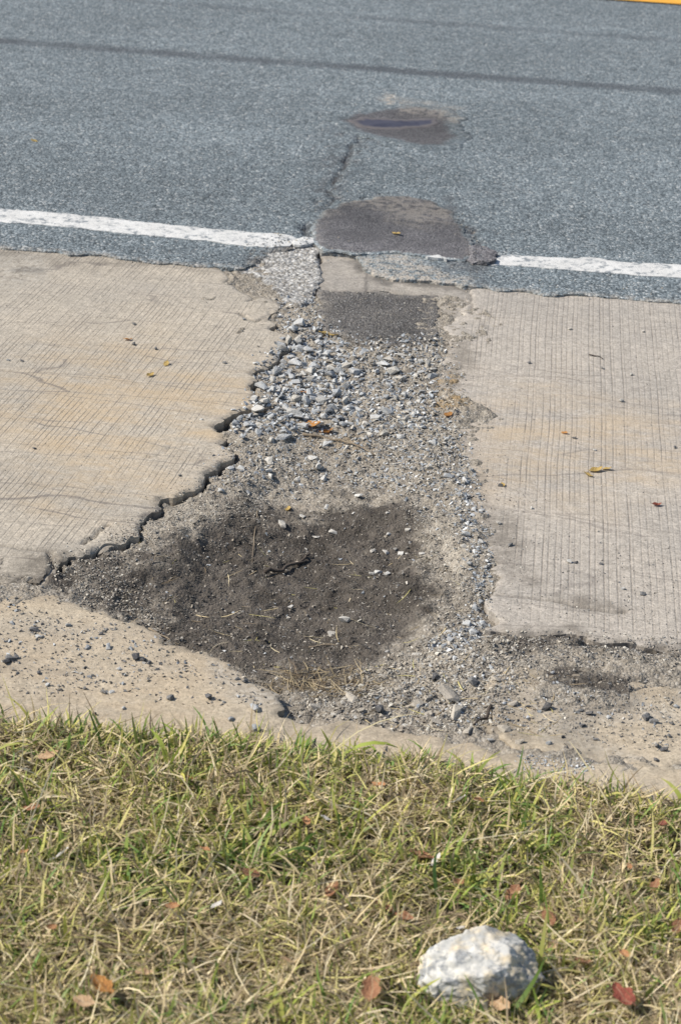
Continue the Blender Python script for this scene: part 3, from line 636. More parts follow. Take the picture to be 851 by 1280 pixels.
def stone_mesh(i, mat):
    k = (i, mat.name)
    if k not in mesh_cache:
        me = protos[i].copy(); me.name = 'stone'; me.materials.append(mat); mesh_cache[k] = me
    return mesh_cache[k]
placed = []
def put_stone(px, py, wpx, mat, label, group, name='stone', flat=None, ang=None, sink=0.25, aspect=None, cat='stone', zoff=0.0):
    w = G(px, py); x, y = w[0], w[1]
    z = float(surf(np.array([x]), np.array([y]))[0])
    w = G(px, py, z); x, y = w[0], w[1]; z = float(surf(np.array([x]), np.array([y]))[0])
    dist = math.hypot(math.hypot(x, y), CAMH); s = wpx*dist/F/2*1.08
    o = bpy.data.objects.new(name, stone_mesh(random.randrange(len(protos)), mat)); C.objects.link(o)
    fl = flat if flat else random.uniform(0.75, 1.15)
    o.scale = (s*random.uniform(0.95, 1.1), s*(aspect or random.uniform(0.85, 1.1)), s*fl)
    o.rotation_euler = (random.uniform(-.35, .35), random.uniform(-.35, .35), ang if ang is not None else random.uniform(0, 6.28))
    o.location = (x, y, z+s*fl*0.5*(1-2*sink)+zoff)
    placed.append((x, y, s))
    return tag(o, label, cat, group)
def inside(poly, n, mind=0.0, dens=None):
    a = np.array(poly, float); out = []
    lo, hi = a.min(0), a.max(0); t = 0
    while len(out) < n and t < n*60:
        t += 1; q = (random.uniform(lo[0], hi[0]), random.uniform(lo[1], hi[1]))
        if sdf(np.array([q[0]]), np.array([q[1]]), poly)[0][0] < 0: continue
        if mind and any(abs(q[0]-u)+abs(q[1]-v) < mind for u, v in out): continue
        out.append(q)
    return out
pile_poly = [(356, 428), (372, 405), (400, 412), (425, 430), (430, 470), (455, 500), (440, 535), (370, 540), (300, 548), (286, 535), (305, 520), (322, 500), (320, 472), (345, 450)]
strip_poly = [(420, 428), (480, 440), (546, 426), (556, 445), (546, 475), (548, 505), (530, 540), (470, 545), (440, 530), (445, 490)]
mix_poly = [(290, 555), (370, 545), (470, 540), (540, 520), (575, 560), (585, 620), (520, 615), (440, 605), (330, 615), (250, 620), (285, 580)]
for q in inside(pile_poly, 112, 9):
    pale_ = random.random() > .75; put_stone(q[0], q[1], random.choice([9, 10, 10, 11, 12, 13, 15, 18]), m_st_pale if pale_ else m_st_grey, ('pale cream' if pale_ else 'blue grey')+' crushed stone in the gravel heap along the jagged edge of the tan slab', ('pale' if pale_ else 'blue grey')+' crushed stones in the gravel heap', zoff=random.uniform(0, .006))
for q in inside(strip_poly, 50, 11):
    pale_ = random.random() < .45; put_stone(q[0], q[1], random.choice([9, 10, 11, 13, 15, 18]), m_st_pale if pale_ else m_st_grey, ('pale dusty' if pale_ else 'grey dusty')+' stone in the loose gravel just below the square asphalt patch', ('pale' if pale_ else 'grey')+' dusty stones below the asphalt patch')
for q in inside(mix_poly, 30, 17):
    pale_ = random.random() > .6; put_stone(q[0], q[1], random.choice([8, 9, 10, 12, 14]), m_st_pale if pale_ else m_st_grey, ('pale' if pale_ else 'grey')+' stone half sunk in the grey dirt between gravel heap and dark soil', ('pale' if pale_ else 'grey')+' stones sunk in the grey dirt')
for q in inside([(575, 600), (590, 600), (605, 680), (615, 700), (610, 745), (605, 800), (560, 830), (545, 800), (590, 770), (590, 720), (570, 670)], 22, 12):
    put_stone(q[0], q[1], random.choice([8, 9, 10, 12, 13]), m_st_grey if random.random() < .7 else m_st_pale, 'small stone in the gravel trail along the worn edge of the pale slab', 'stones along the worn slab edge')
# single stones that can be told apart
DK = 'pale pebble lying on the dark soil of the hollow'; DG = 'pebbles on the dark soil'
for x, y, w in [(395, 672, 12), (415, 672, 13), (484, 651, 8), (509, 667, 9), (500, 690, 11), (510, 689, 10), (482, 690, 11), (466, 692, 10), (473, 711, 14), (482, 716, 13), (485, 675, 10), (352, 667, 16), (378, 655, 12), (441, 650, 7), (408, 644, 11), (362, 762, 12), (415, 786, 14), (465, 715, 9), (513, 680, 9), (527, 690, 9)]:
    put_stone(x, y, w, m_st_pale, DK, DG, flat=0.7)
put_stone(431, 775, 17, m_st_pale, 'whitish angular stone standing alone on the dark soil', None, sink=0.1)
put_stone(448, 620, 14, m_st_pale, 'pale wedge shaped stone where grey dirt meets dark soil', None, sink=0.12)
put_stone(396, 588, 14, m_st_pale, 'rounded white stone, upper of a close pair on the grey dirt', None, sink=0.1)
put_stone(405, 600, 14, m_st_pale, 'rounded white stone, lower of a close pair on the grey dirt', None, sink=0.1)
put_stone(338, 580, 17, m_st_pale, 'flat pale stone on the grey dirt beside the broken slab corner', None, sink=0.15, flat=0.7)
put_stone(336, 600, 13, m_st_grey, 'grey stone touching the flat pale stone in grey dirt', None)
put_stone(373, 602, 12, m_st_pale, 'small pale stone with a dark side near the close white pair', None)
put_stone(357, 562, 13, m_st_dark, 'blackish square stone at the foot of the gravel heap', None, sink=0.2)
put_stone(288, 586, 20, m_st_grey, 'bluish flat stone under the broken corner of the tan slab', None, sink=0.25, flat=0.6)
put_stone(420, 496, 19, m_st_grey, 'largest blue grey stone standing up in the gravel', None, sink=0.05)
put_stone(368, 520, 23, m_st_pale, 'large cream coloured stone in the lower gravel heap', None, sink=0.15)
put_stone(318, 502, 16, m_st_pale, 'pale stone wedged against the broken slab edge, upper one', None, sink=0.1)
put_stone(322, 520, 20, m_st_pale, 'pale flat stone below the wedged stone at the slab edge', None, sink=0.1)
put_stone(349, 548, 36, m_st_grey, 'broad flat grey stone half buried below the gravel heap', None, sink=0.38, flat=0.5)
put_stone(543, 352+498, 13, m_st_dark, 'round black pebble on the crumbled gutter dirt', None, sink=0.1, flat=1.2)
put_stone(591, 852, 19, m_st_dark, 'dark egg shaped stone beside the cracked gutter piece', None, sink=0.1)
put_stone(474, 892, 15, m_st_dark, 'black block of asphalt lying at the tan gutter lip', None, sink=0.1, flat=1.2)
put_stone(484, 901, 10, m_st_dark, 'small black chip next to the black asphalt block', None, sink=0.15)
for x, y, w in [(440, 872, 26), (520, 880, 24), (500, 862, 18), (535, 875, 15), (560, 872, 40), (570, 895, 34), (450, 888, 14), (465, 868, 15), (508, 850, 14), (545, 905, 18), (600, 890, 16), (585, 915, 16), (630, 912, 24), (420, 888, 20), (395, 886, 18), (640, 880, 18), (483, 812, 12), (520, 820, 13), (515, 840, 11), (505, 905, 12), (620, 850, 16), (536, 892, 14), (612, 928, 12), (648, 928, 15), (445, 902, 11)]:
    put_stone(x, y, w, m_st_tan if w > 13 else m_st_pale, 'tan concrete crumb in the rubble between dark soil and gutter lip', 'rubble of the crumbled gutter', 'rubble_chunk', flat=0.55, sink=0.3, cat='rubble')
GL = 'grey or blackish stone chip strewn on the smooth tan gutter'; GG = 'chips on the tan gutter'
for x, y, w in [(215, 874, 15), (261, 873, 12), (318, 887, 17), (289, 900, 12), (320, 913, 15), (44, 789, 17), (48, 797, 12), (14, 826, 17), (8, 829, 14), (20, 823, 9), (170, 823, 15), (180, 826, 10), (136, 810, 12), (109, 810, 10), (126, 793, 8), (165, 812, 10), (86, 782, 9), (15, 780, 9), (107, 861, 8), (131, 866, 11), (140, 866, 9), (14, 871, 7), (155, 886, 8), (191, 874, 7), (112, 847, 8), (142, 845, 7), (60, 857, 8), (75, 863, 9), (85, 864, 7), (22, 842, 8), (306, 852, 10), (296, 849, 8), (205, 797, 9), (150, 837, 8), (225, 845, 7), (197, 838, 7), (278, 853, 7), (118, 894, 8), (187, 829, 8), (49, 842, 9), (208, 840, 7)]:
    if w > 7: put_stone(x, y, w, m_st_dark if random.random() < .75 else m_st_grey, GL, GG, sink=0.2)
RL = 'grey or blackish stone chip on the cracked gutter piece'; RG = 'chips on the cracked gutter piece'
for x, y, w in [(806, 898, 15), (816, 903, 14), (820, 933, 13), (829, 938, 11), (819, 951, 9), (736, 893, 12), (682, 886, 17), (727, 908, 9), (836, 920, 9), (838, 905, 8), (703, 921, 8), (770, 887, 7), (726, 889, 8), (676, 895, 7), (760, 898, 8), (717, 905, 7), (685, 930, 10), (709, 937, 8), (660, 897, 7), (790, 895, 7), (845, 884, 9), (633, 860, 9), (690, 842, 8), (658, 884, 8), (668, 872, 7), (744, 925, 8), (697, 908, 7)]:
    if w > 7: put_stone(x, y, w, m_st_dark if random.random() < .7 else m_st_grey, RL, RG, sink=0.2)
SL = 'tiny stone chip lying on the pale grooved slab'; SG = 'chips on the pale grooved slab'
for x, y, w in [(637, 682, 10), (803, 743, 10), (778, 737, 8), (622, 655, 8), (711, 412, 6), (803, 415, 6), (661, 454, 6), (752, 461, 6), (776, 502, 7), (632, 466, 5), (717, 548, 6), (742, 563, 6), (641, 533, 5), (641, 546, 5), (843, 560, 6), (711, 703, 8), (664, 636, 6), (720, 704, 8), (750, 705, 6), (712, 646, 5), (788, 469, 6), (776, 494, 5), (625, 608, 7)]:
    if w > 5: put_stone(x, y, w, m_st_dark if random.random() < .6 else m_st_pale, SL, SG, sink=0.15)
TL = 'tiny stone chip lying on the tan grooved slab'; TG = 'chips on the tan grooved slab'
for x, y, w in [(168, 431, 8), (195, 437, 7), (281, 454, 7), (252, 525, 6), (43, 561, 6), (233, 479, 5), (139, 476, 5), (11, 451, 6), (28, 452, 6), (225, 595, 6), (192, 393, 5), (168, 406, 6), (140, 599, 4), (135, 484, 4), (305, 400, 6), (315, 401, 5), (310, 403, 5)]:
    if w > 5: put_stone(x, y, w, m_st_dark if random.random() < .6 else m_st_grey, TL, TG, sink=0.15)

# broken fragments lying along the slab edge
for pts, lab in (([(122, 686), (128, 676), (150, 664), (166, 655), (173, 662), (160, 668), (146, 676), (130, 684)], 'loose slab fragment along the jagged edge, longest one'), ([(78, 716), (70, 728), (48, 730), (40, 726), (52, 712), (62, 704), (74, 706)], 'broken corner fragment of the tan slab beside the gutter')):
    P = rough(gp(pts).tolist(), 0.10, 0.008, 1.2, len(lab))
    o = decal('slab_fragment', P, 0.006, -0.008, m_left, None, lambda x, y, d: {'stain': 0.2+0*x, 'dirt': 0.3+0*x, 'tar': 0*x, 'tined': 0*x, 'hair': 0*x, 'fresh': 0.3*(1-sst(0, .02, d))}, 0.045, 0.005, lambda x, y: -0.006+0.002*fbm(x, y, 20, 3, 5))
    tag(o, lab, 'fragment')

# gravel fines: too many and too small to count
def scatter(name, zones, label, mat=m_grav, mul=1.0):
    Vs, Fs, Cs = [], [], []; base = 0
    for poly, n, smin, smax, cols in zones:
        n = int(n*mul)
        a = np.array(poly, float); lo, hi = a.min(0), a.max(0)
        q = rng.uniform(lo, hi, (n*3, 2)); k = sdf(q[:, 0], q[:, 1], poly)[0] > rng.normal(0, 7, n*3); q = q[k][:n]
        w = G(q[:, 0], q[:, 1], -0.02); z = surf(w[:, 0], w[:, 1])
        w = G(q[:, 0], q[:, 1], z) if False else np.stack([w[:, 0], w[:, 1], z], 1)
        s = smin*(smax/smin)**(rng.random(len(q))**2.0)
        an = rng.uniform(0, 6.28, len(q)); tl = rng.normal(0, 0.35, (len(q), 2)); sq_ = rng.uniform(0.5, 0.95, len(q))
        cc = np.array(cols)[rng.integers(0, len(cols), len(q))]*rng.uniform(0.75, 1.2, (len(q), 1))
        for t, (tv, tf) in enumerate(tiny):
            ii = np.nonzero(np.arange(len(q)) % len(tiny) == t)[0]
            if len(ii) == 0: continue
            v = tv[None]*s[ii, None, None]*np.stack([np.ones(len(ii)), rng.uniform(.7, 1, len(ii)), sq_[ii]], 1)[:, None]
            v[..., 2] += v[..., 0]*tl[ii, :1]+v[..., 1]*tl[ii, 1:]
            c, s_ = np.cos(an[ii])[:, None], np.sin(an[ii])[:, None]
            vx = v[..., 0]*c-v[..., 1]*s_; vy = v[..., 0]*s_+v[..., 1]*c
            v = np.stack([vx, vy, v[..., 2]], -1)+w[ii][:, None]+np.array([0, 0, 1])*(s[ii]*0.22)[:, None, None]
            Fs.append((tf[None]+base+(np.arange(len(ii))*len(tv))[:, None, None]).reshape(-1, 3)); base += len(ii)*len(tv)
            Vs.append(v.reshape(-1, 3)); Cs.append(np.repeat(cc[ii], len(tv), 0))
    o = mesh_np(name, np.concatenate(Vs), np.concatenate(Fs), mat, None, False, {'col': np.clip(np.concatenate(Cs), 0, 0.75)})
    o['kind'] = 'stuff'; o['label'] = label; o['category'] = 'gravel'
    return o
GC = [(0.24, 0.26, 0.28), (0.33, 0.345, 0.36), (0.42, 0.43, 0.43), (0.52, 0.52, 0.51), (0.36, 0.33, 0.285), (0.17, 0.18, 0.19)]
TC = [(0.32, 0.28, 0.225), (0.39, 0.35, 0.29), (0.27, 0.24, 0.20), (0.46, 0.43, 0.37), (0.21, 0.185, 0.155), (0.35, 0.33, 0.295)]
DC = [(0.10, 0.092, 0.082), (0.16, 0.145, 0.125), (0.07, 0.062, 0.052), (0.24, 0.22, 0.195)]
KC = [(0.10, 0.10, 0.10), (0.16, 0.155, 0.15), (0.065, 0.065, 0.067), (0.26, 0.245, 0.22)]
scatter('gravel', [(pile_poly, 2300, 0.0035, 0.0095, GC), ([(346, 385), (390, 378), (400, 400), (380, 415), (360, 425), (345, 410)], 260, 0.0025, 0.007, GC), (strip_poly, 1700, 0.003, 0.0085, GC+GC+TC), ([(300, 548), (440, 535), (540, 535), (575, 560), (580, 610), (460, 600), (330, 600), (280, 600)], 420, 0.003, 0.007, GC+TC), (dark_poly, 130, 0.0028, 0.006, GC+TC),
  ([(575, 600), (590, 600), (605, 680), (615, 700), (608, 745), (604, 800), (560, 835), (535, 810), (588, 770), (590, 720), (570, 670)], 1100, 0.002, 0.0068, GC), ([(500, 540), (560, 520), (585, 600), (590, 660), (560, 650), (520, 600)], 420, 0.002, 0.006, GC), ([(440, 880), (560, 830), (640, 830), (640, 920), (540, 915)], 420, 0.002, 0.006, GC)], 'small blue grey gravel between the larger crushed stones')
scatter('grit', [(mix_poly, 2600, 0.0014, 0.0058, TC+GC[:3]), ([(430, 430), (555, 430), (585, 520), (590, 640), (560, 660), (470, 610), (430, 520)], 2200, 0.0014, 0.006, TC+GC[:3]),
  ([(130, 690), (200, 650), (290, 600), (340, 600), (330, 640), (230, 665), (140, 705)], 1500, 0.0012, 0.0035, TC), ([(500, 640), (580, 640), (605, 740), (600, 800), (520, 830), (560, 740)], 1800, 0.0012, 0.004, TC),
  ([(370, 870), (470, 830), (560, 800), (640, 810), (660, 860), (610, 930), (520, 918), (430, 905), (360, 895)], 4200, 0.0013, 0.0055, TC),
  ([(60, 715), (140, 695), (180, 740), (230, 790), (150, 765), (80, 745)], 900, 0.0013, 0.004, TC), (dark_poly, 4600, 0.0010, 0.0042, DC+DC+TC[:3]), ([(600, 800), (900, 815), (900, 850), (600, 845)], 1500, 0.0012, 0.004, TC+KC)], 'fine tan and grey grit strewn over the dirt', mul=1.7)
scatter('grit', [([(-60, 745), (80, 752), (190, 790), (300, 845), (350, 870), (340, 895), (-60, 880)], 900, 0.0011, 0.0050, KC+TC[:2]), ([(610, 850), (950, 865), (950, 958), (620, 935)], 1500, 0.0012, 0.004, KC+TC),
  ([(640, 962), (740, 968), (730, 985), (650, 980)], 160, 0.0015, 0.004, GC)], 'dark grit sprinkled on the tan gutter', mul=1.6)
scatter('grit', [([(560, 560), (640, 600), (700, 680), (900, 700), (900, 800), (620, 790), (600, 690)], 650, 0.0009, 0.0028, TC+KC), ([(590, 380), (900, 400), (900, 700), (600, 640)], 260, 0.0009, 0.0026, KC+TC), ([(-80, 340), (300, 360), (330, 440), (260, 580), (150, 650), (-80, 680)], 240, 0.0009, 0.0026, KC+TC),
  ([(400, 362), (545, 370), (545, 430), (400, 412)], 160, 0.0012, 0.003, TC), ([(310, 330), (400, 320), (390, 380), (340, 380)], 260, 0.0015, 0.004, TC)], 'sparse grit on the grooved concrete slabs', mul=2.2)

BC = [(0.10, 0.115, 0.125), (0.17, 0.19, 0.20), (0.07, 0.075, 0.08), (0.26, 0.27, 0.275), (0.30, 0.27, 0.225)]
def band(pts, w): a = [(x, y-w) for x, y in pts]; return a+[(x, y+w) for x, y in pts[::-1]]
scatter('grit', [(band(road_near[:5], 5), 420, 0.0012, 0.0036, BC), (band(road_near[16:], 5), 420, 0.0012, 0.0036, BC), (band(road_near[4:9], 8), 380, 0.0013, 0.005, BC), (band(road_near[9:17], 6), 420, 0.0012, 0.004, BC),
  (band([(562, 270), (585, 310), (610, 330), (585, 345)], 9), 260, 0.0014, 0.0045, BC), (band([(384, 300), (395, 270), (425, 258), (470, 250)], 6), 220, 0.0014, 0.004, BC)], 'asphalt crumbs along the ragged road edge')
def blob(x, y, r): return [(x+r*math.cos(a), y+0.6*r*math.sin(a)) for a in np.arange(0, 6.28, 0.7)]
scatter('grit', [(blob(x, y, r), int(r*1.6), 0.0012, 0.0055, KC+GC) for x, y, r in ((40, 790, 24), (75, 862, 28), (134, 866, 20), (110, 812, 22), (172, 822, 20), (205, 799, 18), (12, 826, 26), (62, 800, 30), (232, 846, 20), (130, 795, 16), (18, 770, 20), (280, 850, 18), (90, 835, 26), (165, 850, 24), (310, 884, 16), (735, 898, 34), (800, 905, 40), (690, 890, 30), (825, 935, 30), (650, 915, 26))], 'clusters of grey and dark grit in hollows of the gutter')
scatter('grit', [(band(gut_edge[:15], 7), 1300, 0.0012, 0.0045, TC+DC), (band(L_edge[18:], 6), 420, 0.0012, 0.004, TC), (band(R_edge, 9), 900, 0.0012, 0.004, TC)], 'crumbs along the broken concrete edges')

# ------------------------------------------------------------------ verge: soil, grass, thatch
m_soil = simple('verge_soil', (0.055, 0.042, 0.028), (0.10, 0.078, 0.05), 30, 0.95, 1.0, wear=(0.17, 0.155, 0.065), wsc=60, wt=(0.45, 0.6))
edge_px = gp([(0, 912), (120, 916), (250, 926), (400, 943), (520, 958), (620, 976), (740, 995), (851, 1016)])
def edge_y(x): return np.interp(x, edge_px[:, 0], edge_px[:, 1], left=edge_px[0, 1]+0.01, right=edge_px[-1, 1]-0.01)+0.012*fbm(x, 0*x, 9, 4, 61)
def soil_z(x, y):
    return 0.002+0.010*sst(0.0, 0.10, edge_y(x)-y)+0.010*fbm(x, y, 6, 3, 62)*sst(0.0, 0.15, edge_y(x)-y)
VX = axis(-BIG, -1.4, 0.9, BIG, 0.02)
vp = [(-BIG, -8), (BIG, -8), (BIG, float(edge_y(np.array([1.7]))[0]))]+[(x, float(edge_y(np.array([x]))[0])) for x in np.arange(1.6, -1.61, -0.02)]+[(-BIG, float(edge_y(np.array([-1.7]))[0]))]
verge = kind(sheet('verge', vp, VX, axis(-8, 1.4, 2.85, 2.86, 0.02), soil_z, -0.14, m_soil, None, 0), 'structure')

def blades(name, n, x0, x1, y0, y1, length, elev, curl, width, cols, label, lift=0.0, dens=None, K=4, twist=0.5, kindtag='stuff', zf=None, colvar=0.25, inblade=0.0, tuft=0):
    x = rng.uniform(x0, x1, n); y = rng.uniform(y0, y1, n); taz = None
    if tuft:
        tx = rng.uniform(x0, x1, tuft); ty = rng.uniform(y0, y1, tuft); ti = (tuft*rng.random(n)**1.4).astype(int); ox, oy = rng.normal(0, 0.009, (2, n))
        m_ = rng.random(n) < 0.75; x = np.where(m_, tx[ti]+ox, x); y = np.where(m_, ty[ti]+oy, y); taz = np.arctan2(oy, ox)+rng.normal(0, 0.6, n)
    k = (y < edge_y(x)-0.004) if zf is None else np.ones(n, bool)
    if dens is not None: k &= rng.random(n) < dens(x, y)
    x, y = x[k], y[k]; n = len(x)
    if taz is not None: taz = taz[k]
    z = (zf or soil_z)(x, y)-0.002+rng.uniform(0, 1, n)*lift
    az = rng.uniform(0, 6.283, n) if taz is None else taz
    Ln = np.clip(rng.normal(length[0], length[1], n), length[0]*0.35, length[0]*2.2)
    el = np.clip(rng.normal(elev[0], elev[1], n), -0.12, 1.5); cu = rng.normal(curl[0], curl[1], n); side = rng.normal(0, 0.45, n)
    wd_ = np.clip(rng.normal(width[0], width[1], n), width[0]*0.4, width[0]*2)
    P = np.zeros((n, K, 3)); P[:, 0] = np.stack([x, y, z], 1); seg = Ln/(K-1)
    for j in range(1, K):
        t = (j-0.5)/(K-1); e = el-cu*t; a = az+side*t
        P[:, j] = P[:, j-1]+np.stack([np.cos(a)*np.cos(e), np.sin(a)*np.cos(e), np.sin(e)], 1)*seg[:, None]
    P[..., 2] = np.maximum(P[..., 2], (z+0.001)[:, None])
    sd = np.stack([-np.sin(az), np.cos(az), rng.normal(0, twist, n)], 1); sd /= np.linalg.norm(sd, axis=1, keepdims=True)
    prof = np.array([0.75, 1.0, 0.8, 0.12]) if K == 4 else np.interp(np.linspace(0, 1, K), [0, 0.35, 0.75, 1], [0.75, 1.0, 0.75, 0.12])
    off = sd[:, None]*(wd_[:, None]*prof[None])[..., None]*0.5
    V = np.stack([P-off, P+off], 2).reshape(n, K*2, 3)
    f = np.array([[2*j, 2*j+1, 2*j+3, 2*j+2] for j in range(K-1)])
    Fc = (f[None]+(np.arange(n)*K*2)[:, None, None]).reshape(-1, 4)
    cc = np.array(cols)[rng.integers(0, len(cols), n)]*rng.uniform(1-colvar, 1+colvar, (n, 1))
    cc = np.repeat(cc[:, None], K*2, 1)
    if inblade:
        g = np.linspace(0, 1, K).repeat(2)[None, :, None]; dry = rng.random((n, 1, 1)) < 0.45
        cc = np.where(dry, cc*(1-inblade*g**2)+np.array([0.40, 0.33, 0.15])*inblade*g**2, cc)
    o = mesh_np(name, V.reshape(-1, 3), Fc, m_blade, None, True, {'col': cc.reshape(-1, 3)})
    o['kind'] = kindtag; o['label'] = label; o['category'] = 'grass'
    return o
m_blade = vcol_mat('grass_blade', 0.62, 0.28, None, 0.35)
STRAW = [(0.63, 0.51, 0.29), (0.55, 0.44, 0.25), (0.68, 0.58, 0.37), (0.42, 0.33, 0.20), (0.30, 0.23, 0.14), (0.58, 0.49, 0.33), (0.52, 0.46, 0.18), (0.46, 0.42, 0.15), (0.22, 0.165, 0.10)]
GRN = [(0.22, 0.285, 0.05), (0.28, 0.33, 0.06), (0.135, 0.21, 0.036), (0.39, 0.395, 0.09), (0.165, 0.27, 0.065), (0.46, 0.43, 0.11)]
def clump(x, y): return np.clip(0.22+1.6*sst(0.42, 0.68, fbm(x, y, 7, 3, 71)*0.5+0.5)+0.75*sst(0.09, 0.0, edge_y(x)-y), 0, 1)
def dryd(x, y): return np.clip(0.55+1.5*fbm(x, y, 9, 3, 72), 0.08, 1)
YB = 1.45; GX0 = -1.75; GX1 = 1.35; GA = (GX1-GX0)*(2.72-YB)/(1.8*1.0)     # blades per area stay the same
blades('dry_grass', int(98000*GA), GX0, GX1, YB, 2.86, (0.050, 0.020), (0.28, 0.32), (0.6, 0.6), (0.0021, 0.0007), STRAW, 'tangled straw coloured dead grass on the verge', 0.016, dryd, inblade=0)
blades('dry_grass', int(24000*GA), GX0, GX1, YB, 2.86, (0.034, 0.010), (0.75, 0.35), (0.6, 0.5), (0.003, 0.0008), STRAW, 'short upright stubble of dead grass on the verge', 0.004, None)
blades('grass', int(38000*GA), GX0, GX1, YB, 2.86, (0.036, 0.011), (0.85, 0.33), (0.75, 0.5), (0.0032, 0.001), GRN, 'short green grass growing through the dead grass on the verge', 0.004, clump, inblade=0.5, tuft=int(2600*GA))
blades('grass', int(4600*GA), GX0, GX1, YB, 2.86, (0.062, 0.016), (1.0, 0.3), (0.7, 0.5), (0.0050, 0.0012), GRN, 'long green grass blades standing above the verge', 0.002, lambda x, y: 0.35*clump(x, y)+0.5*sst(0.06, 0.0, edge_y(x)-y), K=6, inblade=0.6, tuft=int(900*GA))
blades('dry_grass', int(350*GA), GX0, GX1, YB, 2.86, (0.12, 0.035), (0.25, 0.16), (0.3, 0.35), (0.0022, 0.0005), [(0.52, 0.45, 0.28), (0.46, 0.38, 0.2), (0.55, 0.49, 0.34)], 'long pale straw stems lying over the grass', 0.02, None, K=6)

# straw litter on the dirt
c0 = G(400, 835); 
blades('straw_litter', 1100, c0[0]-0.12, c0[0]+0.12, c0[1]-0.07, c0[1]+0.06, (0.032, 0.014), (0.06, 0.14), (0.05, 0.4), (0.0013, 0.0004), [(0.33, 0.26, 0.155), (0.25, 0.19, 0.115), (0.42, 0.34, 0.21), (0.17, 0.125, 0.08)], 'mat of dry straw on the dark soil near the gutter', 0.004, lambda x, y: np.clip(1.0-((x-c0[0])/0.11)**2-((y-c0[1])/0.06)**2+0.5*fbm(x, y, 25, 3, 5), 0, 1), zf=dirt_z)
c1 = G(360, 740)
blades('straw_litter', 170, c1[0]-0.30, c1[0]+0.30, c1[1]-0.22, c1[1]+0.25, (0.030, 0.014), (0.05, 0.12), (0.05, 0.3), (0.0012, 0.0004), STRAW, 'scattered straw bits across the dark soil hollow', 0.003, None, zf=surf)
c2 = G(560, 880)
blades('straw_litter', 160, c2[0]-0.16, c2[0]+0.20, c2[1]-0.08, c2[1]+0.14, (0.028, 0.012), (0.05, 0.12), (0.05, 0.3), (0.0013, 0.0004), STRAW, 'straw bits in the rubble along the gutter lip', 0.003, None, zf=surf)

# ------------------------------------------------------------------ twigs
m_twig = simple('twig_bark', (0.15, 0.115, 0.08), (0.26, 0.21, 0.15), 60, 0.9, 0.6)
m_twigd = simple('twig_dark', (0.05, 0.04, 0.032), (0.09, 0.07, 0.055), 60, 0.9, 0.6)
def twig(pts, r, label, mat, grp=None):
    P = []
    for px, py in pts:
        w = G(px, py, -0.02); z = float(surf(w[0:1], w[1:2])[0]); P.append(Vector((w[0], w[1], z+r*1.3)))
    Q = []
    for a, b in zip(P[:-1], P[1:]):
        for t in (0, .33, .66): Q.append(a.lerp(b, t)+Vector((random.gauss(0, r*.5), random.gauss(0, r*.5), random.uniform(0, r*.8))))
    Q.append(P[-1]); V = []; Fq = []; n = 6
    for i, q in enumerate(Q):
        d = (Q[min(i+1, len(Q)-1)]-Q[max(i-1, 0)]).normalized(); u = d.cross(Vector((0, 0, 1))).normalized(); w = u.cross(d)
        rr = r*(1-0.6*i/len(Q))*random.uniform(.85, 1.15)
        for k in range(n): a = k/n*6.283; V.append(q+u*math.cos(a)*rr+w*math.sin(a)*rr)
    for i in range(len(Q)-1):
        for k in range(n): Fq.append([i*n+k, i*n+(k+1) % n, (i+1)*n+(k+1) % n, (i+1)*n+k])
    V.append(Q[0]); V.append(Q[-1]); F3 = []
    for k in range(n): F3.append([len(V)-2, (k+1) % n, k]); e = (len(Q)-1)*n; F3.append([len(V)-1, e+k, e+(k+1) % n])
    o = mesh_np('twig', np.array([v[:] for v in V]), [np.array(Fq), np.array(F3)], mat, None, True)
    return tag(o, label, 'twig', grp)
twig([(378, 543), (400, 545), (425, 552), (447, 563), (468, 574)], 0.0030, 'long brown twig lying below the gravel heap', m_twig)
twig([(613, 900), (604, 910), (590, 922)], 0.0030, 'short dark stick in the rubble by the gutter lip', m_twigd)
twig([(332, 705), (352, 700), (368, 692), (384, 688)], 0.0042, 'dark root lying across the dark soil', m_twigd)
twig([(372, 690), (384, 684), (386, 680)], 0.0030, 'short dark root stub at the end of the long root', m_twigd)
twig([(186, 776), (205, 784), (224, 794)], 0.0018, 'thin pale twig where dark soil meets the gutter', m_twig)
twig([(387, 800), (410, 797), (432, 800), (440, 806)], 0.0016, 'arched straw stem above the straw mat', m_twig)
twig([(544, 905), (556, 896), (566, 888)], 0.0018, 'thin twig among tan rubble crumbs', m_twig)
twig([(322, 640), (319, 660), (316, 690)], 0.0012, 'thin upright root thread on the dark soil slope', m_twig)
twig([(735, 455), (745, 457), (752, 460)], 0.0016, 'tiny dark twig on the pale grooved slab', m_twigd)

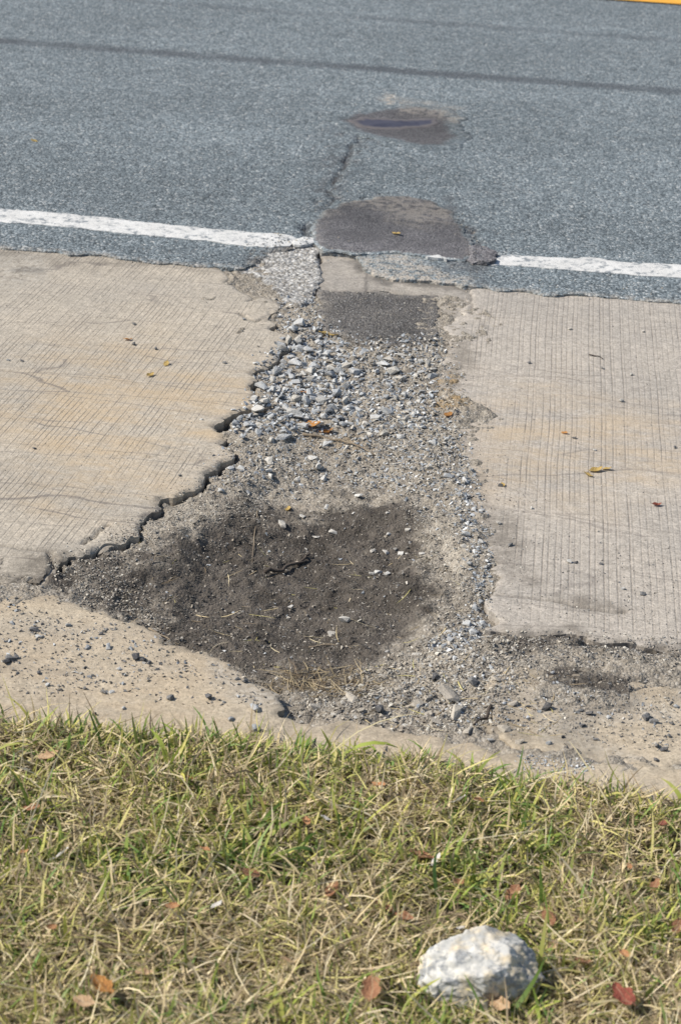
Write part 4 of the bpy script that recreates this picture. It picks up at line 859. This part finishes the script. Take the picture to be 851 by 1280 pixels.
# ------------------------------------------------------------------ leaves
def leaf_mat(name, a, b, vein):
    m = M(name, 0.7, 0.25); p = m.obj()
    c = m.mix(m.rng(m.noise(p, 2.2, 5, 0.65), 0.3, 0.7), a, b)
    sx = m.n('SeparateXYZ', out=1, _0=p)
    c = m.mix(m.rng(m.math('ABSOLUTE', sx), 0.05, 0.015), c, vein)
    d = m.t.nodes.new('ShaderNodeBsdfTranslucent'); m.t.links.new(c, d.inputs[0])
    mx = m.t.nodes.new('ShaderNodeMixShader'); mx.inputs[0].default_value = 0.2
    m.t.links.new(m.b.outputs[0], mx.inputs[1]); m.t.links.new(d.outputs[0], mx.inputs[2]); m.t.links.new(mx.outputs[0], m.t.nodes['Material Output'].inputs[0])
    return m.done(c, m.bump(m.noise(p, 6, 4), 0.4, 0.1))
LM = {'orange': leaf_mat('leaf_orange', (0.44, 0.20, 0.09), (0.55, 0.29, 0.14), (0.55, 0.36, 0.2)), 'brown': leaf_mat('leaf_brown', (0.25, 0.115, 0.06), (0.40, 0.21, 0.115), (0.38, 0.25, 0.15)),
      'red': leaf_mat('leaf_dark_red', (0.19, 0.05, 0.035), (0.32, 0.10, 0.065), (0.3, 0.15, 0.1)), 'tan': leaf_mat('leaf_tan', (0.43, 0.27, 0.15), (0.55, 0.38, 0.23), (0.5, 0.38, 0.25)),
      'white': leaf_mat('leaf_bleached', (0.55, 0.51, 0.45), (0.68, 0.65, 0.60), (0.6, 0.55, 0.5)), 'yellow': leaf_mat('leaf_yellow', (0.42, 0.29, 0.09), (0.52, 0.37, 0.14), (0.5, 0.36, 0.12)), 'rust': leaf_mat('leaf_rust', (0.40, 0.17, 0.05), (0.52, 0.26, 0.08), (0.42, 0.25, 0.12))}
def leaf_mesh(seed, lobed, curlk):
    r = random.Random(seed); nu, nv = 9, 5; V = []
    for i in range(nu):
        u = i/(nu-1); x = (u-0.5)*2
        hw = 0.62*math.sin(math.pi*min(1, u*0.94+0.03))**0.75*(1-0.25*u)
        if lobed: hw *= 0.72+0.42*abs(math.sin(u*math.pi*2.6+0.3))
        hw *= r.uniform(0.88, 1.1)
        for j in range(nv):
            v = (j/(nv-1)-0.5)*2; yy = v*hw
            zz = curlk*(yy*yy*0.9+0.35*(x*x)-0.15)+r.gauss(0, 0.03)+0.06*math.sin(5*x+3*v)
            V.append((x, yy, zz))
    # stalk
    F_ = [[i*nv+j, i*nv+j+1, (i+1)*nv+j+1, (i+1)*nv+j] for i in range(nu-1) for j in range(nv-1)]
    b = len(V); z0 = V[2][2]
    V += [(-0.97, -0.02, z0), (-0.97, 0.02, z0), (-1.45, 0.05, z0+0.1), (-1.45, 0.01, z0+0.1)]; F_.append([b, b+1, b+2, b+3])
    return np.array(V), np.array(F_)
lcache = {}
def put_leaf(px, py, wpx, col, label, grp=None, lobed=False, curlk=0.5, ground='grass', ang=None, tilt=0.3, lift=0.02):
    sd = random.randrange(6); key = (sd, lobed, curlk, col)
    if ground == 'grass': h = lambda x, y: float(soil_z(np.array([x]), np.array([y]))[0])+lift
    else: h = lambda x, y: float(surf(np.array([x]), np.array([y]))[0])+0.002
    lift = lift+0.003; w = G(px, py); z = h(w[0], w[1]); w = G(px, py, z); z = h(w[0], w[1])
    s = wpx*math.hypot(math.hypot(w[0], w[1]), CAMH)/F/2*(1.08 if ground == 'grass' else 1.0)
    if key not in lcache:
        V, F_ = leaf_mesh(sd, lobed, curlk); o = mesh_np('fallen_leaf', V, F_, LM[col], None, True); lcache[key] = o.data
        sm = o.modifiers
    else:
        o = bpy.data.objects.new('fallen_leaf', lcache[key]); C.objects.link(o)
    o.scale = (s, s, s); o.location = (w[0], w[1], z+s*0.12)
    o.rotation_euler = (random.uniform(-tilt, tilt), random.uniform(-tilt, tilt), ang if ang is not None else random.uniform(0, 6.28))
    return tag(o, label, 'leaf', grp)
put_leaf(128, 1234, 40, 'rust', 'large rust coloured lobed leaf sunk in the dead grass', lobed=True, curlk=0.7, lift=0.028)
put_leaf(106, 1252, 30, 'tan', 'pinkish tan leaf touching the large rust leaf', lobed=True, lift=0.026)
put_leaf(464, 1240, 42, 'brown', 'curled brown leaf cupped in the dead grass', lobed=True, curlk=1.1, lift=0.026)
put_leaf(778, 1247, 40, 'red', 'large reddish brown lobed leaf lying in the grass beyond the rock', lobed=True, curlk=0.8, lift=0.026)
put_leaf(625, 1258, 34, 'tan', 'tan leaf leaning against the front of the rock', curlk=0.3, lift=0.02, tilt=0.5)
put_leaf(827, 1034, 20, 'red', 'small dark red leaf between green blades near the gutter', lift=0.022, curlk=0.9)
put_leaf(238, 972, 15, 'rust', 'small rust leaf near the grass edge, beside green clumps', lift=0.018)
for x, y, w in [(473, 983, 18), (383, 1029, 17), (596, 1003, 16), (65, 1159, 16), (257, 1064, 17), (782, 1192, 17), (786, 1084, 12), (30, 1065, 13), (573, 1100, 18), (215, 1132, 18)]:
    put_leaf(x, y, w, 'orange', 'small orange leaf scrap caught in the dead grass', 'orange leaf scraps in the grass', lift=0.024, curlk=0.6)
for x, y, w in [(415, 1112, 26), (479, 1133, 28), (505, 1149, 24), (640, 1116, 28), (685, 1147, 30), (728, 1202, 24), (313, 1092, 24), (690, 1182, 18), (818, 1107, 20), (60, 945, 26), (527, 1068, 34), (330, 1005, 18), (720, 1150, 16), (845, 1160, 24), (40, 1010, 20), (180, 1215, 20), (360, 1200, 18)]:
    put_leaf(x, y, w, 'brown' if (x*7) % 3 else 'tan', 'dull brown leaf half hidden in the dead grass', 'brown leaves in the dead grass', lobed=(x % 2 == 0), lift=0.017)
for x, y, w in [(572, 1004, 20), (407, 1025, 13), (75, 1070, 26), (271, 1129, 16), (545, 1072, 18), (32, 960, 14), (575, 1160, 10)]:
    put_leaf(x, y, w, 'white', 'bleached whitish leaf scrap standing in the grass', 'bleached leaf scraps in the grass', lift=0.026, tilt=0.8)
put_leaf(495, 293, 13, 'yellow', 'small yellow leaf on the tar patch', None, curlk=0.4, ground='s', ang=2.6)
put_leaf(360, 635, 13, 'yellow', 'upright yellow leaf on the dirt above the dark soil', None, curlk=0.8, ground='s', ang=1.5)
put_leaf(390, 536, 24, 'rust', 'curled orange brown leaf at the foot of the gravel heap', None, curlk=1.0, ground='s', ang=-0.3)
put_leaf(408, 540, 18, 'rust', 'second curled rust leaf beside the long twig', None, curlk=1.1, ground='s', ang=0.2)
put_leaf(379, 490, 11, 'rust', 'tiny rust leaf lying on the gravel heap', None, ground='s')
put_leaf(410, 419, 24, 'yellow', 'dull yellow leaf below the corner of the square patch', None, curlk=0.4, ground='s', ang=0.0)
put_leaf(820, 631, 13, 'red', 'dark red leaf on the pale grooved slab', None, curlk=1.2, ground='s', ang=0.3)
put_leaf(744, 588, 18, 'yellow', 'yellow leaf crumpled on the pale grooved slab', None, curlk=1.0, ground='s', ang=0.4)
put_leaf(735, 594, 13, 'yellow', 'yellow leaf scrap beside the crumpled yellow leaf', None, curlk=0.8, ground='s', ang=-0.5)
put_leaf(758, 586, 12, 'yellow', 'narrow yellow leaf stalk next to the crumpled leaf', None, curlk=0.4, ground='s', ang=0.1)
put_leaf(705, 541, 9, 'rust', 'tiny rust leaf on the pale grooved slab', None, ground='s')
put_leaf(628, 606, 9, 'yellow', 'tiny yellow leaf at the edge of the pale slab', None, ground='s')
put_leaf(188, 469, 13, 'yellow', 'dry yellow leaf on the tan grooved slab, larger one', None, curlk=0.9, ground='s')
put_leaf(208, 455, 12, 'yellow', 'flat yellow leaf scrap on the tan grooved slab', None, curlk=0.4, ground='s')
put_leaf(160, 424, 11, 'rust', 'small orange leaf scrap on the tan slab', None, ground='s')
put_leaf(43, 176, 9, 'yellow', 'small yellow leaf on the blue grey road', None, curlk=0.3, ground='s')
put_leaf(560, 518, 16, 'rust', 'rusty leaf on the ochre dirt by the pale slab', None, curlk=0.3, ground='s')

# ------------------------------------------------------------------ the rock in the grass
def make_rock():
    bm = bmesh.new(); bmesh.ops.create_icosphere(bm, subdivisions=6, radius=1)
    r = np.random.default_rng(5)
    V = np.array([v.co[:] for v in bm.verts])
    # flat facets: cut the ball by planes, then roughen
    pl = [(np.array(n)/np.linalg.norm(n), d) for n, d in [((0, -.25, 1), .66), ((-.55, -.45, .75), .78), ((.75, -.2, .6), .74), ((-.9, .1, .3), .88), ((.95, .1, .05), .86), ((.35, -.9, .35), .74), ((-.35, -.9, .3), .76), ((.2, .9, .4), .8), ((-.4, .8, .5), .78), ((.6, -.7, -.2), .8), ((0, 0, -1), .6), ((.55, .1, .85), .78)]]
    Lg = np.full(len(V), 1.0)
    for nrm, d in pl:
        k = V@nrm; d = d*1.06; Lg = np.where(k > 1e-4, np.minimum(Lg, d/np.maximum(k, 1e-4)), Lg)
    V = V*Lg[:, None]
    n1 = fbm(V[:, 0]*1+V[:, 2]*.6, V[:, 1]+V[:, 2]*.8, 2.6, 4, 81); n2 = fbm(V[:, 0]+V[:, 2]*1.3, V[:, 1]-V[:, 2], 11, 3, 82); pit = sst(0.62, 0.85, vnoise(V[:, 0]*9+V[:, 2]*5, V[:, 1]*9-V[:, 2]*6, 83))
    n3 = fbm(V[:, 0]*1.1-V[:, 2]*.7, V[:, 1]+V[:, 2]*.9, 30, 2, 84)
    pit2 = sst(0.60, 0.80, vnoise(V[:, 0]*15-V[:, 2]*8, V[:, 1]*15+V[:, 2]*9, 85))
    V = V*(1+0.08*n1+0.04*n2-0.09*pit*sst(0.25, -0.35, V[:, 2]-0.5*V[:, 0]+0.2*V[:, 1])-0.03*pit-0.018*pit2+0.012*n3)[:, None]
    V = V*np.array([0.078, 0.058, 0.056])
    for v, c in zip(bm.verts, V): v.co = c
    me = bpy.data.meshes.new('rock'); bm.to_mesh(me); bm.free()
    for p in me.polygons: p.use_smooth = True
    m = M('limestone', 0.85, 0.25); p = m.obj()
    c = m.mix(m.rng(m.noise(p, 28, 5, 0.7), 0.35, 0.65), (0.43, 0.418, 0.385), (0.57, 0.555, 0.515))
    c = m.mix(m.math('MULTIPLY', m.rng(m.noise(p, 20, 4, 0.6, dist=0.5), 0.44, 0.60), 0.7), c, (0.58, 0.46, 0.28))
    c = m.mix(m.math('MULTIPLY', m.rng(m.noise(p, 36, 4, 0.7), 0.51, 0.60), 0.8), c, (0.19, 0.20, 0.21))
    c = m.mix(m.math('MULTIPLY', m.rng(m.vor(p, 160), 0.25, 0.1), 0.5), c, (0.24, 0.24, 0.24))
    mt = m.done(c, m.bump(m.noise(p, 120, 5, 0.7), 0.5, 0.003))
    me.materials.append(mt); return me
w = G(600, 1218, 0.035)
rock = bpy.data.objects.new('rock', make_rock()); C.objects.link(rock)
rock.location = (w[0], w[1], float(soil_z(w[0:1], w[1:2])[0])+0.028); rock.rotation_euler = (0.08, -0.10, 0.22)
tag(rock, 'white and grey limestone rock with ochre tint lying in the grass', 'rock')
